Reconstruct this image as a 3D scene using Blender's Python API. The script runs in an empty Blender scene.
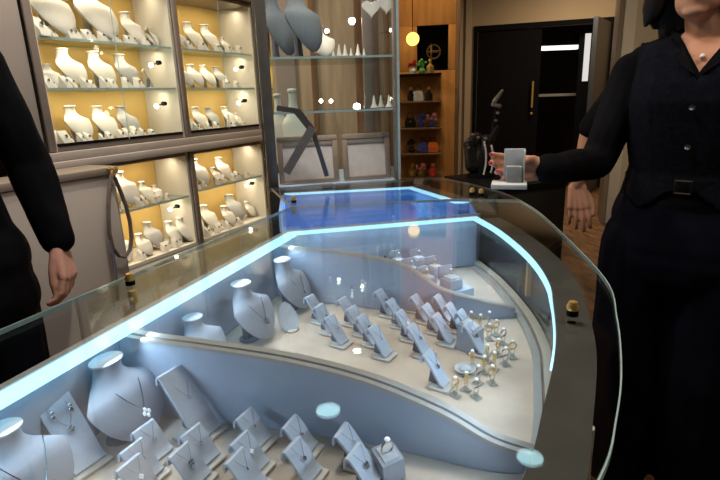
import bpy, bmesh, math, random
from mathutils import Vector, Matrix, noise
random.seed(7)
C = bpy.context.scene.collection
PI = math.pi
# ------------------------------------------------------------------ camera model
H, FPX, ROLL, PITCH = 1.30, 520.0, math.radians(2.0), math.radians(15.4)
def ray(px, py):
    x, y = px - 360, -(py - 240)
    c, s = math.cos(ROLL), math.sin(ROLL)
    xr, yr = c*x + s*y, -s*x + c*y
    c, s = math.cos(PITCH), math.sin(PITCH)
    return Vector((xr, FPX*c + yr*s, -FPX*s + yr*c))
def at(px, py, z):                      # floor-plan point under a sight line at height z
    v = ray(px, py); t = (z - H) / v.z
    return Vector((v.x*t, v.y*t, z))
def far(px, py, D):                     # point at horizontal distance D
    v = ray(px, py); t = D / math.hypot(v.x, v.y)
    return Vector((v.x*t, v.y*t, H + v.z*t))
cam = bpy.data.objects.new('camera', bpy.data.cameras.new('camera')); C.objects.link(cam)
rx = (ray(361, 240) - ray(360, 240)).normalized(); fw = ray(360, 240).normalized(); up = rx.cross(fw)
M = Matrix((rx, up, -fw)).transposed().to_4x4(); M.translation = Vector((0, 0, H))
cam.matrix_world = M
cam.data.sensor_width = 36; cam.data.lens = FPX/720*36; cam.data.clip_start = 0.02
bpy.context.scene.camera = cam
AZ = math.radians(26.6)                 # direction of the wall of cabinets
dW = Vector((math.sin(AZ), math.cos(AZ), 0)); nW = Vector((-dW.y, dW.x, 0))
P0 = Vector((-1.21, 2.19, 0)); ROTW = math.atan2(dW.y, dW.x)
def onwall(px, py, off=0.0):            # -> (u along the cabinets, z)
    v = ray(px, py); q = P0 + nW*off
    t = q.dot(nW) / Vector((v.x, v.y, 0)).dot(nW)
    p = v*t; return (Vector((p.x, p.y, 0)) - P0).dot(dW), p.z + H
def wallpt(u, off, z): return P0 + dW*u + nW*off + Vector((0, 0, z))

# ------------------------------------------------------------------ materials
def mat(name, col, rough=0.5, metal=0.0, var=0.0, scale=40, bump=0.0, emis=None, estr=0.0, coat=0.0, spec=0.5, stretch=None):
    m = bpy.data.materials.new(name); m.use_nodes = True
    nt = m.node_tree; b = nt.nodes['Principled BSDF']
    b.inputs['Base Color'].default_value = (*col, 1); b.inputs['Roughness'].default_value = rough
    b.inputs['Metallic'].default_value = metal; b.inputs['Coat Weight'].default_value = coat
    b.inputs['Specular IOR Level'].default_value = spec
    if emis: b.inputs['Emission Color'].default_value = (*emis, 1); b.inputs['Emission Strength'].default_value = estr
    if var or bump:
        tc = nt.nodes.new('ShaderNodeTexCoord'); n = nt.nodes.new('ShaderNodeTexNoise'); n.inputs['Scale'].default_value = scale
        n.inputs['Detail'].default_value = 4
        if stretch:
            mp = nt.nodes.new('ShaderNodeMapping'); mp.inputs['Scale'].default_value = stretch
            nt.links.new(tc.outputs['Object'], mp.inputs[0]); nt.links.new(mp.outputs[0], n.inputs['Vector'])
        else: nt.links.new(tc.outputs['Object'], n.inputs['Vector'])
        if var:
            r = nt.nodes.new('ShaderNodeValToRGB')
            r.color_ramp.elements[0].position = .3; r.color_ramp.elements[1].position = .7
            r.color_ramp.elements[0].color = (*[c*(1-var) for c in col], 1)
            r.color_ramp.elements[1].color = (*[min(1, c*(1+var)) for c in col], 1)
            nt.links.new(n.outputs['Fac'], r.inputs[0]); nt.links.new(r.outputs[0], b.inputs['Base Color'])
        if bump:
            bm = nt.nodes.new('ShaderNodeBump'); bm.inputs['Strength'].default_value = bump; bm.inputs['Distance'].default_value = .002
            nt.links.new(n.outputs['Fac'], bm.inputs['Height']); nt.links.new(bm.outputs[0], b.inputs['Normal'])
    return m
def glassmat(name, tint=(1, 1, 1), f0=0.04, scale=0.96, rough=0.0):
    m = bpy.data.materials.new(name); m.use_nodes = True; nt = m.node_tree; nt.nodes.clear()
    out = nt.nodes.new('ShaderNodeOutputMaterial'); mix = nt.nodes.new('ShaderNodeMixShader')
    tr = nt.nodes.new('ShaderNodeBsdfTransparent'); tr.inputs[0].default_value = (*tint, 1)
    gl = nt.nodes.new('ShaderNodeBsdfGlossy'); gl.inputs['Roughness'].default_value = rough
    lw = nt.nodes.new('ShaderNodeLayerWeight'); lw.inputs[0].default_value = .5
    p = nt.nodes.new('ShaderNodeMath'); p.operation = 'POWER'; p.inputs[1].default_value = 5
    q = nt.nodes.new('ShaderNodeMath'); q.operation = 'MULTIPLY_ADD'; q.inputs[1].default_value = scale; q.inputs[2].default_value = f0
    L = nt.links.new
    L(lw.outputs['Facing'], p.inputs[0]); L(p.outputs[0], q.inputs[0]); L(q.outputs[0], mix.inputs[0])
    L(tr.outputs[0], mix.inputs[1]); L(gl.outputs[0], mix.inputs[2]); L(mix.outputs[0], out.inputs[0])
    return m
def emit(name, col, s):
    m = bpy.data.materials.new(name); m.use_nodes = True; nt = m.node_tree; nt.nodes.clear()
    o = nt.nodes.new('ShaderNodeOutputMaterial'); e = nt.nodes.new('ShaderNodeEmission')
    e.inputs[0].default_value = (*col, 1); e.inputs[1].default_value = s; nt.links.new(e.outputs[0], o.inputs[0]); return m
def woodmat(name, c1, c2, rough, plank=None, stretch=(1.2, 14, 14)):
    m = bpy.data.materials.new(name); m.use_nodes = True; nt = m.node_tree; b = nt.nodes['Principled BSDF']
    tc = nt.nodes.new('ShaderNodeTexCoord'); mp = nt.nodes.new('ShaderNodeMapping'); mp.inputs['Scale'].default_value = stretch
    n = nt.nodes.new('ShaderNodeTexNoise'); n.inputs['Scale'].default_value = 3; n.inputs['Detail'].default_value = 8
    r = nt.nodes.new('ShaderNodeValToRGB'); r.color_ramp.elements[0].position = .32; r.color_ramp.elements[1].position = .68
    r.color_ramp.elements[0].color = (*c1, 1); r.color_ramp.elements[1].color = (*c2, 1)
    L = nt.links.new; L(tc.outputs['Object'], mp.inputs[0]); L(mp.outputs[0], n.inputs['Vector']); L(n.outputs['Fac'], r.inputs[0])
    col = r.outputs[0]
    if plank:
        mp2 = nt.nodes.new('ShaderNodeMapping'); mp2.inputs['Rotation'].default_value = (0, 0, plank)
        br = nt.nodes.new('ShaderNodeTexBrick'); br.inputs['Scale'].default_value = 1; br.inputs['Brick Width'].default_value = 1.1
        br.inputs['Row Height'].default_value = .13; br.inputs['Mortar Size'].default_value = .003
        br.inputs['Color1'].default_value = (1, 1, 1, 1); br.inputs['Color2'].default_value = (.6, .6, .6, 1); br.inputs['Mortar'].default_value = (.15, .15, .15, 1)
        mx = nt.nodes.new('ShaderNodeMix'); mx.data_type = 'RGBA'; mx.blend_type = 'MULTIPLY'; mx.inputs[0].default_value = 1
        L(tc.outputs['Object'], mp2.inputs[0]); L(mp2.outputs[0], br.inputs['Vector'])
        L(col, mx.inputs[6]); L(br.outputs['Color'], mx.inputs[7]); col = mx.outputs[2]
    L(col, b.inputs['Base Color']); b.inputs['Roughness'].default_value = rough
    return m
m_grey   = mat('grey_leatherette', (.33, .355, .41), .42, var=.05, scale=60, bump=.15)
m_slate  = mat('slate_leatherette', (.12, .14, .16), .5, var=.1, scale=40)
m_card   = mat('pale_blue_card', (.47, .53, .64), .42, var=.05, scale=60, bump=.15)
m_grey2  = mat('grey_leatherette_dark', (.15, .16, .20), .5, var=.1, scale=60)
m_cap    = mat('grey_satin_cap', (.52, .55, .60), .35, var=.03)
m_white  = mat('ivory_leatherette', (.72, .69, .62), .5, var=.05, scale=30, bump=.1)
m_white2 = mat('silver_grey_leatherette', (.36, .36, .35), .45, var=.08, scale=30)
m_tray   = mat('beige_tray_cloth', (.52, .44, .37), .85, var=.12, scale=14, bump=.3)
m_lining = mat('blue_grey_lining', (.42, .48, .60), .5, var=.04, scale=8)
m_lin2   = mat('deep_blue_lining', (.20, .36, .68), .5, var=.04, scale=8)
m_rail   = mat('brushed_rail', (.50, .48, .46), .35, .4, var=.05)
m_acr    = mat('pearl_acrylic_base', (.62, .60, .56), .25, var=.05)
m_silver = mat('silver', (.85, .86, .9), .15, 1.0, var=.03)
m_gold   = mat('gold', (.95, .62, .20), .28, .7, var=.05)
m_gem    = mat('cut_gem', (.9, .95, 1.), .05, 0, var=.05, scale=400, emis=(.8, .9, 1), estr=.25, spec=1)  # slight emission painted in as gem sparkle
m_frame  = mat('dark_bronze_frame', (.10, .092, .08), .42, .2, var=.12, scale=20)
m_body   = mat('dark_counter_body', (.03, .027, .024), .5, var=.1, spec=.2)
m_black  = mat('black_paint', (.006, .006, .007), .5, var=.2, spec=.12)
m_taupe  = mat('taupe_laminate', (.23, .19, .16), .45, var=.08, scale=5)
m_taupe2 = mat('taupe_grey_panel', (.34, .30, .275), .4, var=.06, scale=4)
m_post   = mat('grey_brown_frame', (.24, .20, .18), .35, .3, var=.1, scale=12)
m_amber  = mat('amber_backing', (.55, .37, .12), .55, var=.06, scale=5)
m_cream  = mat('cream_side', (.58, .55, .48), .5, var=.05, scale=6)
m_wood   = woodmat('orange_wood', (.30, .13, .035), (.42, .20, .06), .35, stretch=(8, 8, .8))
m_brown  = woodmat('brown_wood', (.10, .055, .03), (.17, .10, .055), .4, stretch=(8, 8, 1))
m_floor  = woodmat('dark_plank_floor', (.13, .065, .034), (.34, .19, .10), .35, plank=math.radians(72), stretch=(14, 2, 5))
m_wall   = mat('beige_paint', (.34, .26, .17), .8, var=.04, scale=3)
m_walld  = mat('greybrown_paint', (.18, .15, .12), .7, var=.1, scale=3)
m_ceil   = mat('ceiling_paint', (.30, .27, .24), .9, var=.03, scale=3)
m_glass  = glassmat('clear_glass', (.93, .955, .96), .035, .9)
m_tglass = glassmat('tower_glass', (.97, .985, .985), .02, .6)
m_shelfg = glassmat('shelf_glass', (.80, .88, .86), .05)
m_gedge_glow  = mat('glass_edge', (.35, .48, .46), .15, .2, var=.1, emis=(.5, .62, .6), estr=.05)  # faint emission painted in for light caught along the glass edges
m_acryl  = glassmat('clear_acrylic', (.88, .92, .94), .12, .8, .05)
m_led    = emit('cool_led', (.40, .78, 1.0), 2.6)
m_lamp   = emit('lamp_glow', (1, .90, .72), 22)
m_down   = emit('downlight_glow', (.55, .93, 1.0), 9)
m_downw  = emit('downlight_warm', (1, .93, .80), 30)
m_skin   = mat('skin', (.50, .26, .17), .5, var=.08, scale=25)
m_skin2  = mat('skin_pale', (.62, .33, .25), .5, var=.08, scale=25)
m_lips   = mat('lips', (.42, .07, .07), .35, var=.05)
m_nail   = mat('nail_red', (.42, .04, .07), .2, var=.05)
m_hair   = mat('black_hair', (.010, .008, .008), .45, var=.3, scale=80, bump=1.0, stretch=(6, 6, .5))
m_shirt  = mat('black_shirt', (.006, .006, .007), .8, var=.25, scale=12, bump=.5, spec=.12)
m_vest   = mat('navy_black_vest', (.006, .0065, .010), .75, var=.3, scale=90, bump=.4, spec=.12)
m_trou   = mat('navy_trousers', (.005, .0055, .010), .85, var=.25, scale=10, bump=.4, spec=.12)
m_cuff   = mat('grey_cuff', (.30, .30, .32), .6, var=.05)

# ------------------------------------------------------------------ mesh builder
class MB:
    def __init__(s): s.v = []; s.f = []
    def add(s, vs, fs):
        b = len(s.v); s.v += [Vector(v) for v in vs]; s.f += [tuple(b+i for i in f) for f in fs]; return s
    def box(s, x0, x1, y0, y1, z0, z1, R=None):
        vs = [Vector((x, y, z)) for z in (z0, z1) for y in (y0, y1) for x in (x0, x1)]
        if R: vs = [R @ v for v in vs]
        return s.add(vs, [(0,2,3,1), (4,5,7,6), (0,1,5,4), (2,6,7,3), (0,4,6,2), (1,3,7,5)])
    def bbox(s, x0, x1, y0, y1, z0, z1, b=.002, R=None, seg=2):
        bm = bmesh.new(); bmesh.ops.create_cube(bm, size=1)
        for v in bm.verts: v.co = Vector(((x0+x1)/2+v.co.x*(x1-x0), (y0+y1)/2+v.co.y*(y1-y0), (z0+z1)/2+v.co.z*(z1-z0)))
        bmesh.ops.bevel(bm, geom=bm.edges[:], offset=b, segments=seg, affect='EDGES', profile=.5)
        bm.verts.index_update()
        s.add([(R @ v.co) if R else v.co.copy() for v in bm.verts], [tuple(v.index for v in f.verts) for f in bm.faces]); bm.free(); return s
    def prism(s, pts, z0, z1):          # vertical extrusion of a plan polygon
        n = len(pts); vs = [(p[0], p[1], z0) for p in pts] + [(p[0], p[1], z1) for p in pts]
        return s.add(vs, [tuple(range(n-1, -1, -1)), tuple(range(n, 2*n))] + [(i, (i+1) % n, n+(i+1) % n, n+i) for i in range(n)])
    def loft(s, rings, close=True, caps=True):
        n = len(rings[0]); vs = [v for r in rings for v in r]; fs = []
        for k in range(len(rings)-1):
            for i in range(n if close else n-1):
                j = (i+1) % n; fs.append((k*n+i, k*n+j, (k+1)*n+j, (k+1)*n+i))
        if caps and close: fs += [tuple(range(n-1, -1, -1)), tuple(range((len(rings)-1)*n, len(rings)*n))]
        return s.add(vs, fs)
    def tube(s, pts, r, n=8, closed=False, flat=None):
        pts = [Vector(p) for p in pts]; rings = []; ref = None
        for i, p in enumerate(pts):
            a = pts[i-1] if (i > 0 or closed) else p; b = pts[(i+1) % len(pts)] if (i < len(pts)-1 or closed) else p
            t = (b-a).normalized()
            if ref is None: ref = Vector((0, 0, 1)) if abs(t.z) < .9 else Vector((1, 0, 0))
            x = ref.cross(t).normalized(); y = t.cross(x); ref = y
            rr = r[i] if isinstance(r, (list, tuple)) else r
            rings.append([p + x*math.cos(2*PI*k/n)*rr + y*math.sin(2*PI*k/n)*rr*(flat or 1) for k in range(n)])
        if closed: rings.append(rings[0]); return s.loft(rings, caps=False)
        return s.loft(rings)
    def lathe(s, prof, n=20, c=(0, 0, 0), ax='z'):
        c = Vector(c); rings = []
        for r, z in prof:
            ring = []
            for k in range(n):
                a = 2*PI*k/n; p = Vector((r*math.cos(a), r*math.sin(a), z))
                if ax == 'x': p = Vector((p.z, p.x, p.y))
                if ax == 'y': p = Vector((p.x, p.z, p.y))
                ring.append(c + p)
            rings.append(ring)
        return s.loft(rings)
    def ball(s, c, r, n=10, m=7):
        c = Vector(c); r = Vector(r) if isinstance(r, (tuple, list, Vector)) else Vector((r, r, r)); rings = []
        for i in range(m+1):
            t = PI*i/m; q = max(math.sin(t), .02)
            rings.append([c + Vector((r.x*q*math.cos(2*PI*k/n), r.y*q*math.sin(2*PI*k/n), -r.z*math.cos(t))) for k in range(n)])
        return s.loft(rings)
    def cap(s, p0, r0, p1, r1, n=12, flat=1.0, nrm=None):   # tapered capsule
        p0, p1 = Vector(p0), Vector(p1); t = (p1-p0).normalized()
        x = Vector(nrm) if nrm is not None else (Vector((0, 0, 1)) if abs(t.z) < .9 else Vector((1, 0, 0)))
        y = t.cross(x).normalized(); x = y.cross(t).normalized(); rings = []
        def ring(c, r): return [c + (x*math.cos(2*PI*k/n)*flat + y*math.sin(2*PI*k/n))*max(r, 1e-4) for k in range(n)]
        for i in range(5): a = PI/2*(1-i/4); rings.append(ring(p0 - t*r0*math.sin(a), r0*max(math.cos(a), .03)))
        for i in range(5): a = PI/2*i/4; rings.append(ring(p1 + t*r1*math.sin(a), r1*max(math.cos(a), .03)))
        return s.loft(rings)
    def torus(s, c, R, r, axis='z', n=20, m=8):
        c = Vector(c); pts = []
        for k in range(n):
            a = 2*PI*k/n; p = Vector((R*math.cos(a), R*math.sin(a), 0))
            if axis == 'x': p = Vector((0, p.x, p.y))
            if axis == 'y': p = Vector((p.x, 0, p.y))
            pts.append(c+p)
        return s.tube(pts, r, m, True)
    def mesh(s, name, off=None, smooth=True):
        me = bpy.data.meshes.new(name)
        o = Vector(off) if off is not None else Vector((0, 0, 0))
        me.from_pydata([tuple(v-o) for v in s.v], [], s.f); me.update()
        bm = bmesh.new(); bm.from_mesh(me); bmesh.ops.recalc_face_normals(bm, faces=bm.faces[:]); 
        if smooth:
            for f in bm.faces: f.smooth = True
            for e in bm.edges:
                if len(e.link_faces) == 2 and e.calc_face_angle(0) > .6: e.smooth = False
        bm.to_mesh(me); bm.free(); return me
def link(name, me, m, parent=None):
    o = bpy.data.objects.new(name, me); C.objects.link(o)
    if m and not me.materials: me.materials.append(m)
    if parent: o.parent = parent
    return o
def part(name, mb, m, parent, off=None, label=None):
    o = link(name, mb.mesh(name, off), m, parent)
    if label: o['label'] = label
    return o
def tag(o, label, cat, group=None, kind=None):
    if kind: o['kind'] = kind; 
    if label: o['label'] = label
    if cat: o['category'] = cat
    if group: o['group'] = group
    return o
def thing(name, label, cat, loc=(0, 0, 0), rz=0, group=None, s=1):
    o = bpy.data.objects.new(name, None); C.objects.link(o); o.empty_display_size = .05
    o.location = loc; o.rotation_euler = (0, 0, rz); o.scale = (s, s, s); return tag(o, label, cat, group)
def struct(name, mb, m, off=(0, 0, 0)):
    o = link(name, mb.mesh(name, off), m); o.location = off; o['kind'] = 'structure'; return o
def dup(root, loc, rz, label, group=None, s=None):
    def cp(o, par):
        c = o.copy(); C.objects.link(c); c.parent = par
        for ch in kids[o.name]: cp(ch, c)
        return c
    kids = {}
    def walk(o):
        kids[o.name] = list(o.children)
        for ch in o.children: walk(ch)
    walk(root); r = cp(root, None); r.location = loc; r.rotation_euler = (0, 0, rz)
    if s: r.scale = (s, s, s) if not isinstance(s, tuple) else s
    tag(r, label, root['category'], group or root.get('group')); return r
protos = {}
def place(key, maker, loc, rz, label, group=None, s=1):
    """first call moves the thing just built, later calls copy it"""
    if key not in protos:
        o = maker(); protos[key] = o; o.location = loc; o.rotation_euler = (0, 0, rz)
        o.scale = (s, s, s) if not isinstance(s, tuple) else s; o['label'] = label
        if group: o['group'] = group
        return o
    return dup(protos[key], loc, rz, label, group, s if isinstance(s, tuple) else (s, s, s))
ORD = ['first','second','third','fourth','fifth','sixth','seventh','eighth','ninth','tenth','eleventh','twelfth','thirteenth','fourteenth', 'fifteenth', 'sixteenth', 'seventeenth', 'eighteenth', 'nineteenth']

# ------------------------------------------------------------------ room shell
A_ = wallpt(-3.6, .27, 0)
q0, dB = Vector((1.689, 7.495, 0)), Vector((.957, -.289, 0)).normalized()
nB = Vector((dB.y, -dB.x, 0)); nB = nB if nB.y > 0 else -nB
def meet(p, d, q, e):
    det = d.x*(-e.y) + e.x*d.y; r = q-p
    return p + d*((r.x*(-e.y) + e.x*r.y)/det)
B_ = meet(A_, dW, q0, dB); Cc = q0 + dB*4.6; Dd = Cc - dW*10.5; Ee = meet(A_, -nW, Dd, (A_-Dd)*.2 + Vector((.3, -1, 0))) if False else A_ - nW*1.0 + Vector((.2, -1.2, 0))
foot = [A_, B_, Cc, Dd, Vector((-1.6, -3.2, 0)), A_ + Vector((0, -1.2, 0))]
mb = MB(); cen = sum(foot, Vector())/len(foot)
big = [cen + (p-cen)*1.05 for p in foot]
struct('floor', MB().prism(big, -.05, 0), m_floor)
struct('ceiling', MB().prism(big, 2.8, 2.85), m_ceil)
def wallseg(name, a, b, m, z0=0, z1=2.8, t=.1):
    d = (b-a).normalized(); n = Vector((-d.y, d.x, 0))
    if (cen-a).dot(n) > 0: n = -n
    return struct(name, MB().prism([a, b, b+n*t, a+n*t], z0, z1), m)
wallseg('wall_left', foot[0], foot[1], m_walld)
dl, dr = q0 - dB*.0, q0 + dB*1.66
mb = MB()
for a, b, z0, z1 in ((B_, dl, 0, 2.8), (dl, dr, 2.1, 2.8), (dr, Cc, 0, 2.8)): mb.prism([a, b, b+nB*.1, a+nB*.1], z0, z1)
struct('wall_back', mb, m_wall)
wallseg('wall_right', foot[2], foot[3], m_walld); wallseg('wall_front', foot[3], foot[4], m_walld); wallseg('wall_rear', foot[4], foot[5], m_walld); wallseg('wall_side', foot[5], foot[0], m_walld)
# casing around the double door
mb = MB()
for a, b, z0, z1 in ((dl-dB*.05, dl, 0, 2.16), (dr, dr+dB*.05, 0, 2.16), (dl, dr, 2.1, 2.16)): mb.prism([a-nB*.02, b-nB*.02, b, a], z0, z1)
struct('trim_1', mb, m_black)
mb = MB()
for t in (-.16, -.27): mb.prism([dl+dB*t-nB*.03, dl+dB*(t+.07)-nB*.03, dl+dB*(t+.07), dl+dB*t], 0, 2.8)
struct('trim_2', mb, mat('casing_paint', (.42, .33, .23), .6, var=.03))
# doors
mid = dl + dB*.83
def door(name, a, d, w):
    n = Vector((-d.y, d.x, 0)); return struct(name, MB().prism([a, a+d*w, a+d*w+n*.05, a+n*.05], .01, 2.09), m_black)
d1 = door('door_1', dl+dB*.005+nB*.02, dB, .82)
mb = MB()
hp = dl + dB*.74 - nB*.04
mb.tube([hp+Vector((0, 0, 1.08)), hp+Vector((0, 0, 1.42))], .014, 8)
for z in (1.12, 1.38): mb.tube([hp+Vector((0, 0, z)), hp+nB*.06+Vector((0, 0, z))], .009, 6)
mb.ball(hp+nB*.02+Vector((0, 0, 1.0)), .02)
part('door_handle', mb, m_gold, d1)
dd2 = (Vector((-dB.x, -dB.y, 0))*.35 + nB*-1).normalized()
d2 = struct('door_2', MB().prism([dr-nB*.02, dr-nB*.02+dd2*.8, dr-nB*.02+dd2*.8-dB*.05, dr-nB*.02-dB*.05], .01, 2.09), mat('grey_door', (.05, .055, .07), .35, var=.1))
# dark room beyond the open leaf
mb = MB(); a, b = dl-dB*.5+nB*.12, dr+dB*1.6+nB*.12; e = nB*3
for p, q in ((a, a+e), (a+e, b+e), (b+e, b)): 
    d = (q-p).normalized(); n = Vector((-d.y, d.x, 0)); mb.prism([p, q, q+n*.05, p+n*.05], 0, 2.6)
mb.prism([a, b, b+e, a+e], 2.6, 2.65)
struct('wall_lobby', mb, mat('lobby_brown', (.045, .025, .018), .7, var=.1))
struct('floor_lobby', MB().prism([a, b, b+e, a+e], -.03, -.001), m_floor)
t = thing('ceiling_light', 'long white tube light glowing in the dark room beyond the doors', 'light', tuple(far(554, 46, 9.2)), math.atan2(dB.y, dB.x)+.25)
part('diffuser', MB().box(-.36, .36, -.05, .05, -.06, 0), emit('tube_glow', (1, .93, .85), 1.6), t); part('housing', MB().box(-.38, .38, -.07, .07, 0, .03), m_taupe, t)
for x in (-.3, .3): part('hanger', MB().tube([(x, 0, .03), (x, 0, 2.6-far(554, 46, 9.2).z)], .006), m_black, t)
p = far(554, 95, 9.2)
t = thing('console_table', 'narrow pale topped table in the dark room beyond the doors', 'table', (p.x, p.y, 0), math.atan2(dB.y, dB.x))
part('tabletop', MB().bbox(-.5, .42, -.2, .2, p.z-.02, p.z+.02, .005), m_cream, t)
for x in (-.45, .37):
    for y in (-.16, .16): part('leg', MB().box(x-.02, x+.02, y-.02, y+.02, 0, p.z-.021), m_brown, t)
p = far(586, 62, 7.9)
t = thing('lit_wall_panel', 'tall narrow white lit panel just inside the dark doorway', 'panel', (p.x, p.y, 0), math.atan2(dB.y, dB.x))
part('panel', MB().box(-.03, .04, 0, .03, 1.40, 2.0), emit('panel_glow', (1, .95, .88), .75), t)
part('post', MB().box(-.09, .07, .03, .06, 0, 2.1), m_black, t)
p = far(631, 20, 5.6)
t = thing('tall_cream_cabinet', 'tall cream cabinet with grey door edge beside the doorway', 'cabinet', (p.x, p.y, 0), -.35)
part('body', MB().bbox(-.06, .9, 0, .4, 0, 2.35, .004), m_cream, t); part('edge_strip', MB().box(-.10, -.062, -.01, .4, 0, 2.35), m_taupe, t)
part('door_panel', MB().box(.04, .4, -.015, -.001, .1, 2.25).box(.43, .86, -.015, -.001, .1, 2.25), mat('warm_white', (.5, .44, .34), .5, var=.03), t)

# ------------------------------------------------------------------ wall cabinets
def cab(label, u0, u1, z0, z1, shelves, group, lit, spots=()):
    w = u1-u0; dep = .25
    t = thing('wall_display_cabinet', label, 'cabinet', tuple(wallpt(u0, 0, z0)), ROTW, group); h = z1-z0
    part('back_panel', MB().box(.0, w, dep-.012, dep, 0, h), m_amber, t)
    part('side_panel', MB().box(0, .015, .001, dep-.013, 0, h), m_cream, t)
    part('side_panel', MB().box(w-.015, w, .001, dep-.013, 0, h), m_cream, t)
    part('frame_post', MB().bbox(-.028, .004, -.014, 0, -.0, h, .004), m_post, t)
    part('top_panel', MB().box(0.016, w-.016, 0, dep-.013, h-.02, h), m_post, t)
    part('bottom_panel', MB().box(0.016, w-.016, .0, dep-.013, 0, .018), m_post if h > .65 else m_cream, t)
    for z in shelves:
        s = part('glass_shelf', MB().box(.017, w-.017, .012, dep-.015, z-z0-.008, z-z0), m_shelfg, t)
        part('front_edge', MB().box(.017, w-.017, .009, .012, z-z0-.009, z-z0+.001), m_gedge_glow, s)
    if h > .65:
        part('threshold', MB().box(.018, w-.018, -.004, .010, .0185, .030), m_black, t)
        part('glass_door', MB().box(.02, w-.018, -.010, -.0055, .02, h-.02), m_tglass, t)
        part('door_edge', MB().box(w*.50-.002, w*.50+.002, -.012, -.0105, .02, h-.02), m_gedge_glow, t)
    for z in spots:
        s = part('spot_lamp', MB().lathe([(.005, 0), (.010, .003), (.012, .024), (.010, .025)], 12, (w-.055, .05, z-z0), 'y'), m_black, t, label='small black spot lamp')
        part('arm', MB().tube([(w-.055, .062, z-z0), (w-.082, .085, z-z0-.01)], .003, 6), m_black, s); part('bulb', MB().ball((w-.088, .085, z-z0-.012), .011, 8, 5), m_lamp, s)
    for z in lit:
        L = bpy.data.lights.new('shelf_lamp', 'AREA'); L.shape = 'RECTANGLE'; L.size = w*.85; L.size_y = .03; L.energy = 1.25*w/.65; L.color = (1, .84, .60)
        o = bpy.data.objects.new('shelf_lamp', L); C.objects.link(o); o.visible_glossy = False; o.location = tuple(wallpt(u0+w*.52, .10, z-.012)); o.rotation_euler = (math.radians(8), 0, ROTW)
    return t
UA, UB, UC = (-.045, .685), (.715, 1.345), (1.375, 1.95)
Z1, Z2, Z3, Z4 = 1.572, 1.375, 1.143, 1.80
G1, G2 = 'upper wall cabinets with amber backs', 'lower wall cabinets with amber backs'
cab('tall amber-backed wall cabinet of necklace busts next to the staff member in black', *UA, 1.125, 1.86, [Z1, Z2], G1, [1.84, Z1, Z2], [1.50, 1.30])
cab('tall amber-backed wall cabinet of necklace busts next to the glass tower', *UB, 1.125, 1.86, [Z1, Z2], G1, [1.84, Z1, Z2], [1.50, 1.30])
cab('amber-backed wall cabinet mostly hidden behind the glass tower', *UC, 1.125, 1.86, [Z1, Z2], G1, [Z1])
cab('low open amber-backed cabinet behind the hanging leather loop', *UA, .535, 1.05, [.815], G2, [1.03, .815], [.76])
cab('low open amber-backed cabinet beside the glass tower, under the ledge', *UB, .535, 1.05, [.83], G2, [1.03, .83], [.78])
ZL = [.553, .815, .83]
# ledge, fascia, plinth
t = thing('cabinet_ledge', 'long taupe ledge running between upper and lower wall cabinets', 'ledge', tuple(wallpt(-.1, 0, 1.052)), ROTW)
part('board', MB().bbox(0, 2.05, -.05, .245, 0, .035, .006).bbox(0, 2.05, -.03, .245, .035, .07, .004), m_taupe2, t)
t = thing('cabinet_fascia', 'taupe fascia board above the wall cabinets', 'fascia', tuple(wallpt(-.1, 0, 1.862)), ROTW)
part('board', MB().bbox(0, 2.1, -.03, .24, 0, .9, .006), m_post, t)
t = thing('plinth_cabinet', 'cream fronted drawer base under the low wall cabinets', 'cabinet', tuple(wallpt(-.07, 0, 0)), ROTW)
part('body', MB().bbox(0, 2.05, 0, .245, 0, .53, .004), m_cream, t)
for k in range(3): part('drawer_front', MB().bbox(.02+k*.68, .68+k*.68, -.015, -.001, .08, .50, .004), mat('drawer_cream', (.50, .43, .30), .4, var=.04), t)
t = thing('side_wall_panel', 'tall taupe grey panel behind the staff member in black', 'panel', tuple(wallpt(-1.25, 0, 1.13)), ROTW)
part('board', MB().bbox(0, 1.17, .0, .245, 0, 1.6, .006), m_taupe2, t)
# protruding low cabinet with the taupe side
u1, zt = onwall(113, 166, -.22)
t = thing('taupe_service_cabinet', 'waist-high taupe cabinet with grey top projecting below the ledge', 'cabinet', tuple(wallpt(u1-1.0, -.22, 0)), ROTW)
part('carcass', MB().bbox(0, 1.0, 0, .165, 0, zt-.032, .003), m_taupe2, t)
part('worktop', MB().bbox(-.01, 1.012, -.015, .165, zt-.03, zt, .006), m_taupe, t)
part('door_panel', MB().bbox(.03, .49, -.008, -.0005, .08, zt-.07, .002).bbox(.51, .985, -.008, -.0005, .08, zt-.07, .002), mat('service_door', (.42, .375, .345), .4, var=.04, scale=3), t)
SU1, SZT = u1, zt
# leather loop on the gold hook
def wp(px, py, off): u, z = onwall(px, py, off); return wallpt(u, off, z)
hk = wp(113, 172, -.266)
t = thing('leather_loop', 'long taupe leather loop hanging from a gold hook on the service cabinet', 'strap', tuple(hk))
pts = [(112,174),(109.5,185),(108.5,200),(108.5,218),(109.5,234),(113,248),(119,256),(125,257),(130,250),(131.5,238),(130,222),(126,206),(120,190),(115,178)]
part('strap', MB().tube([wp(x, y, -.268)-hk for x, y in pts], .0105, 8, True, .6), mat('taupe_leather', (.16, .13, .115), .5, var=.15, scale=30), t)
part('tail', MB().tube([wp(x, y, -.268)-hk for x, y in ((110.5,240),(114,262),(117,282),(118,300))], .0095, 8, flat=.6), m_grey2, t)
h_ = part('hook', MB().torus((0, 0, -.008), .014, .004, 'x').ball((0, 0, .012), .009).tube([(0, 0, .012), tuple(nW*.03+Vector((0, 0, .012)))], .004), m_gold, t)

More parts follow.
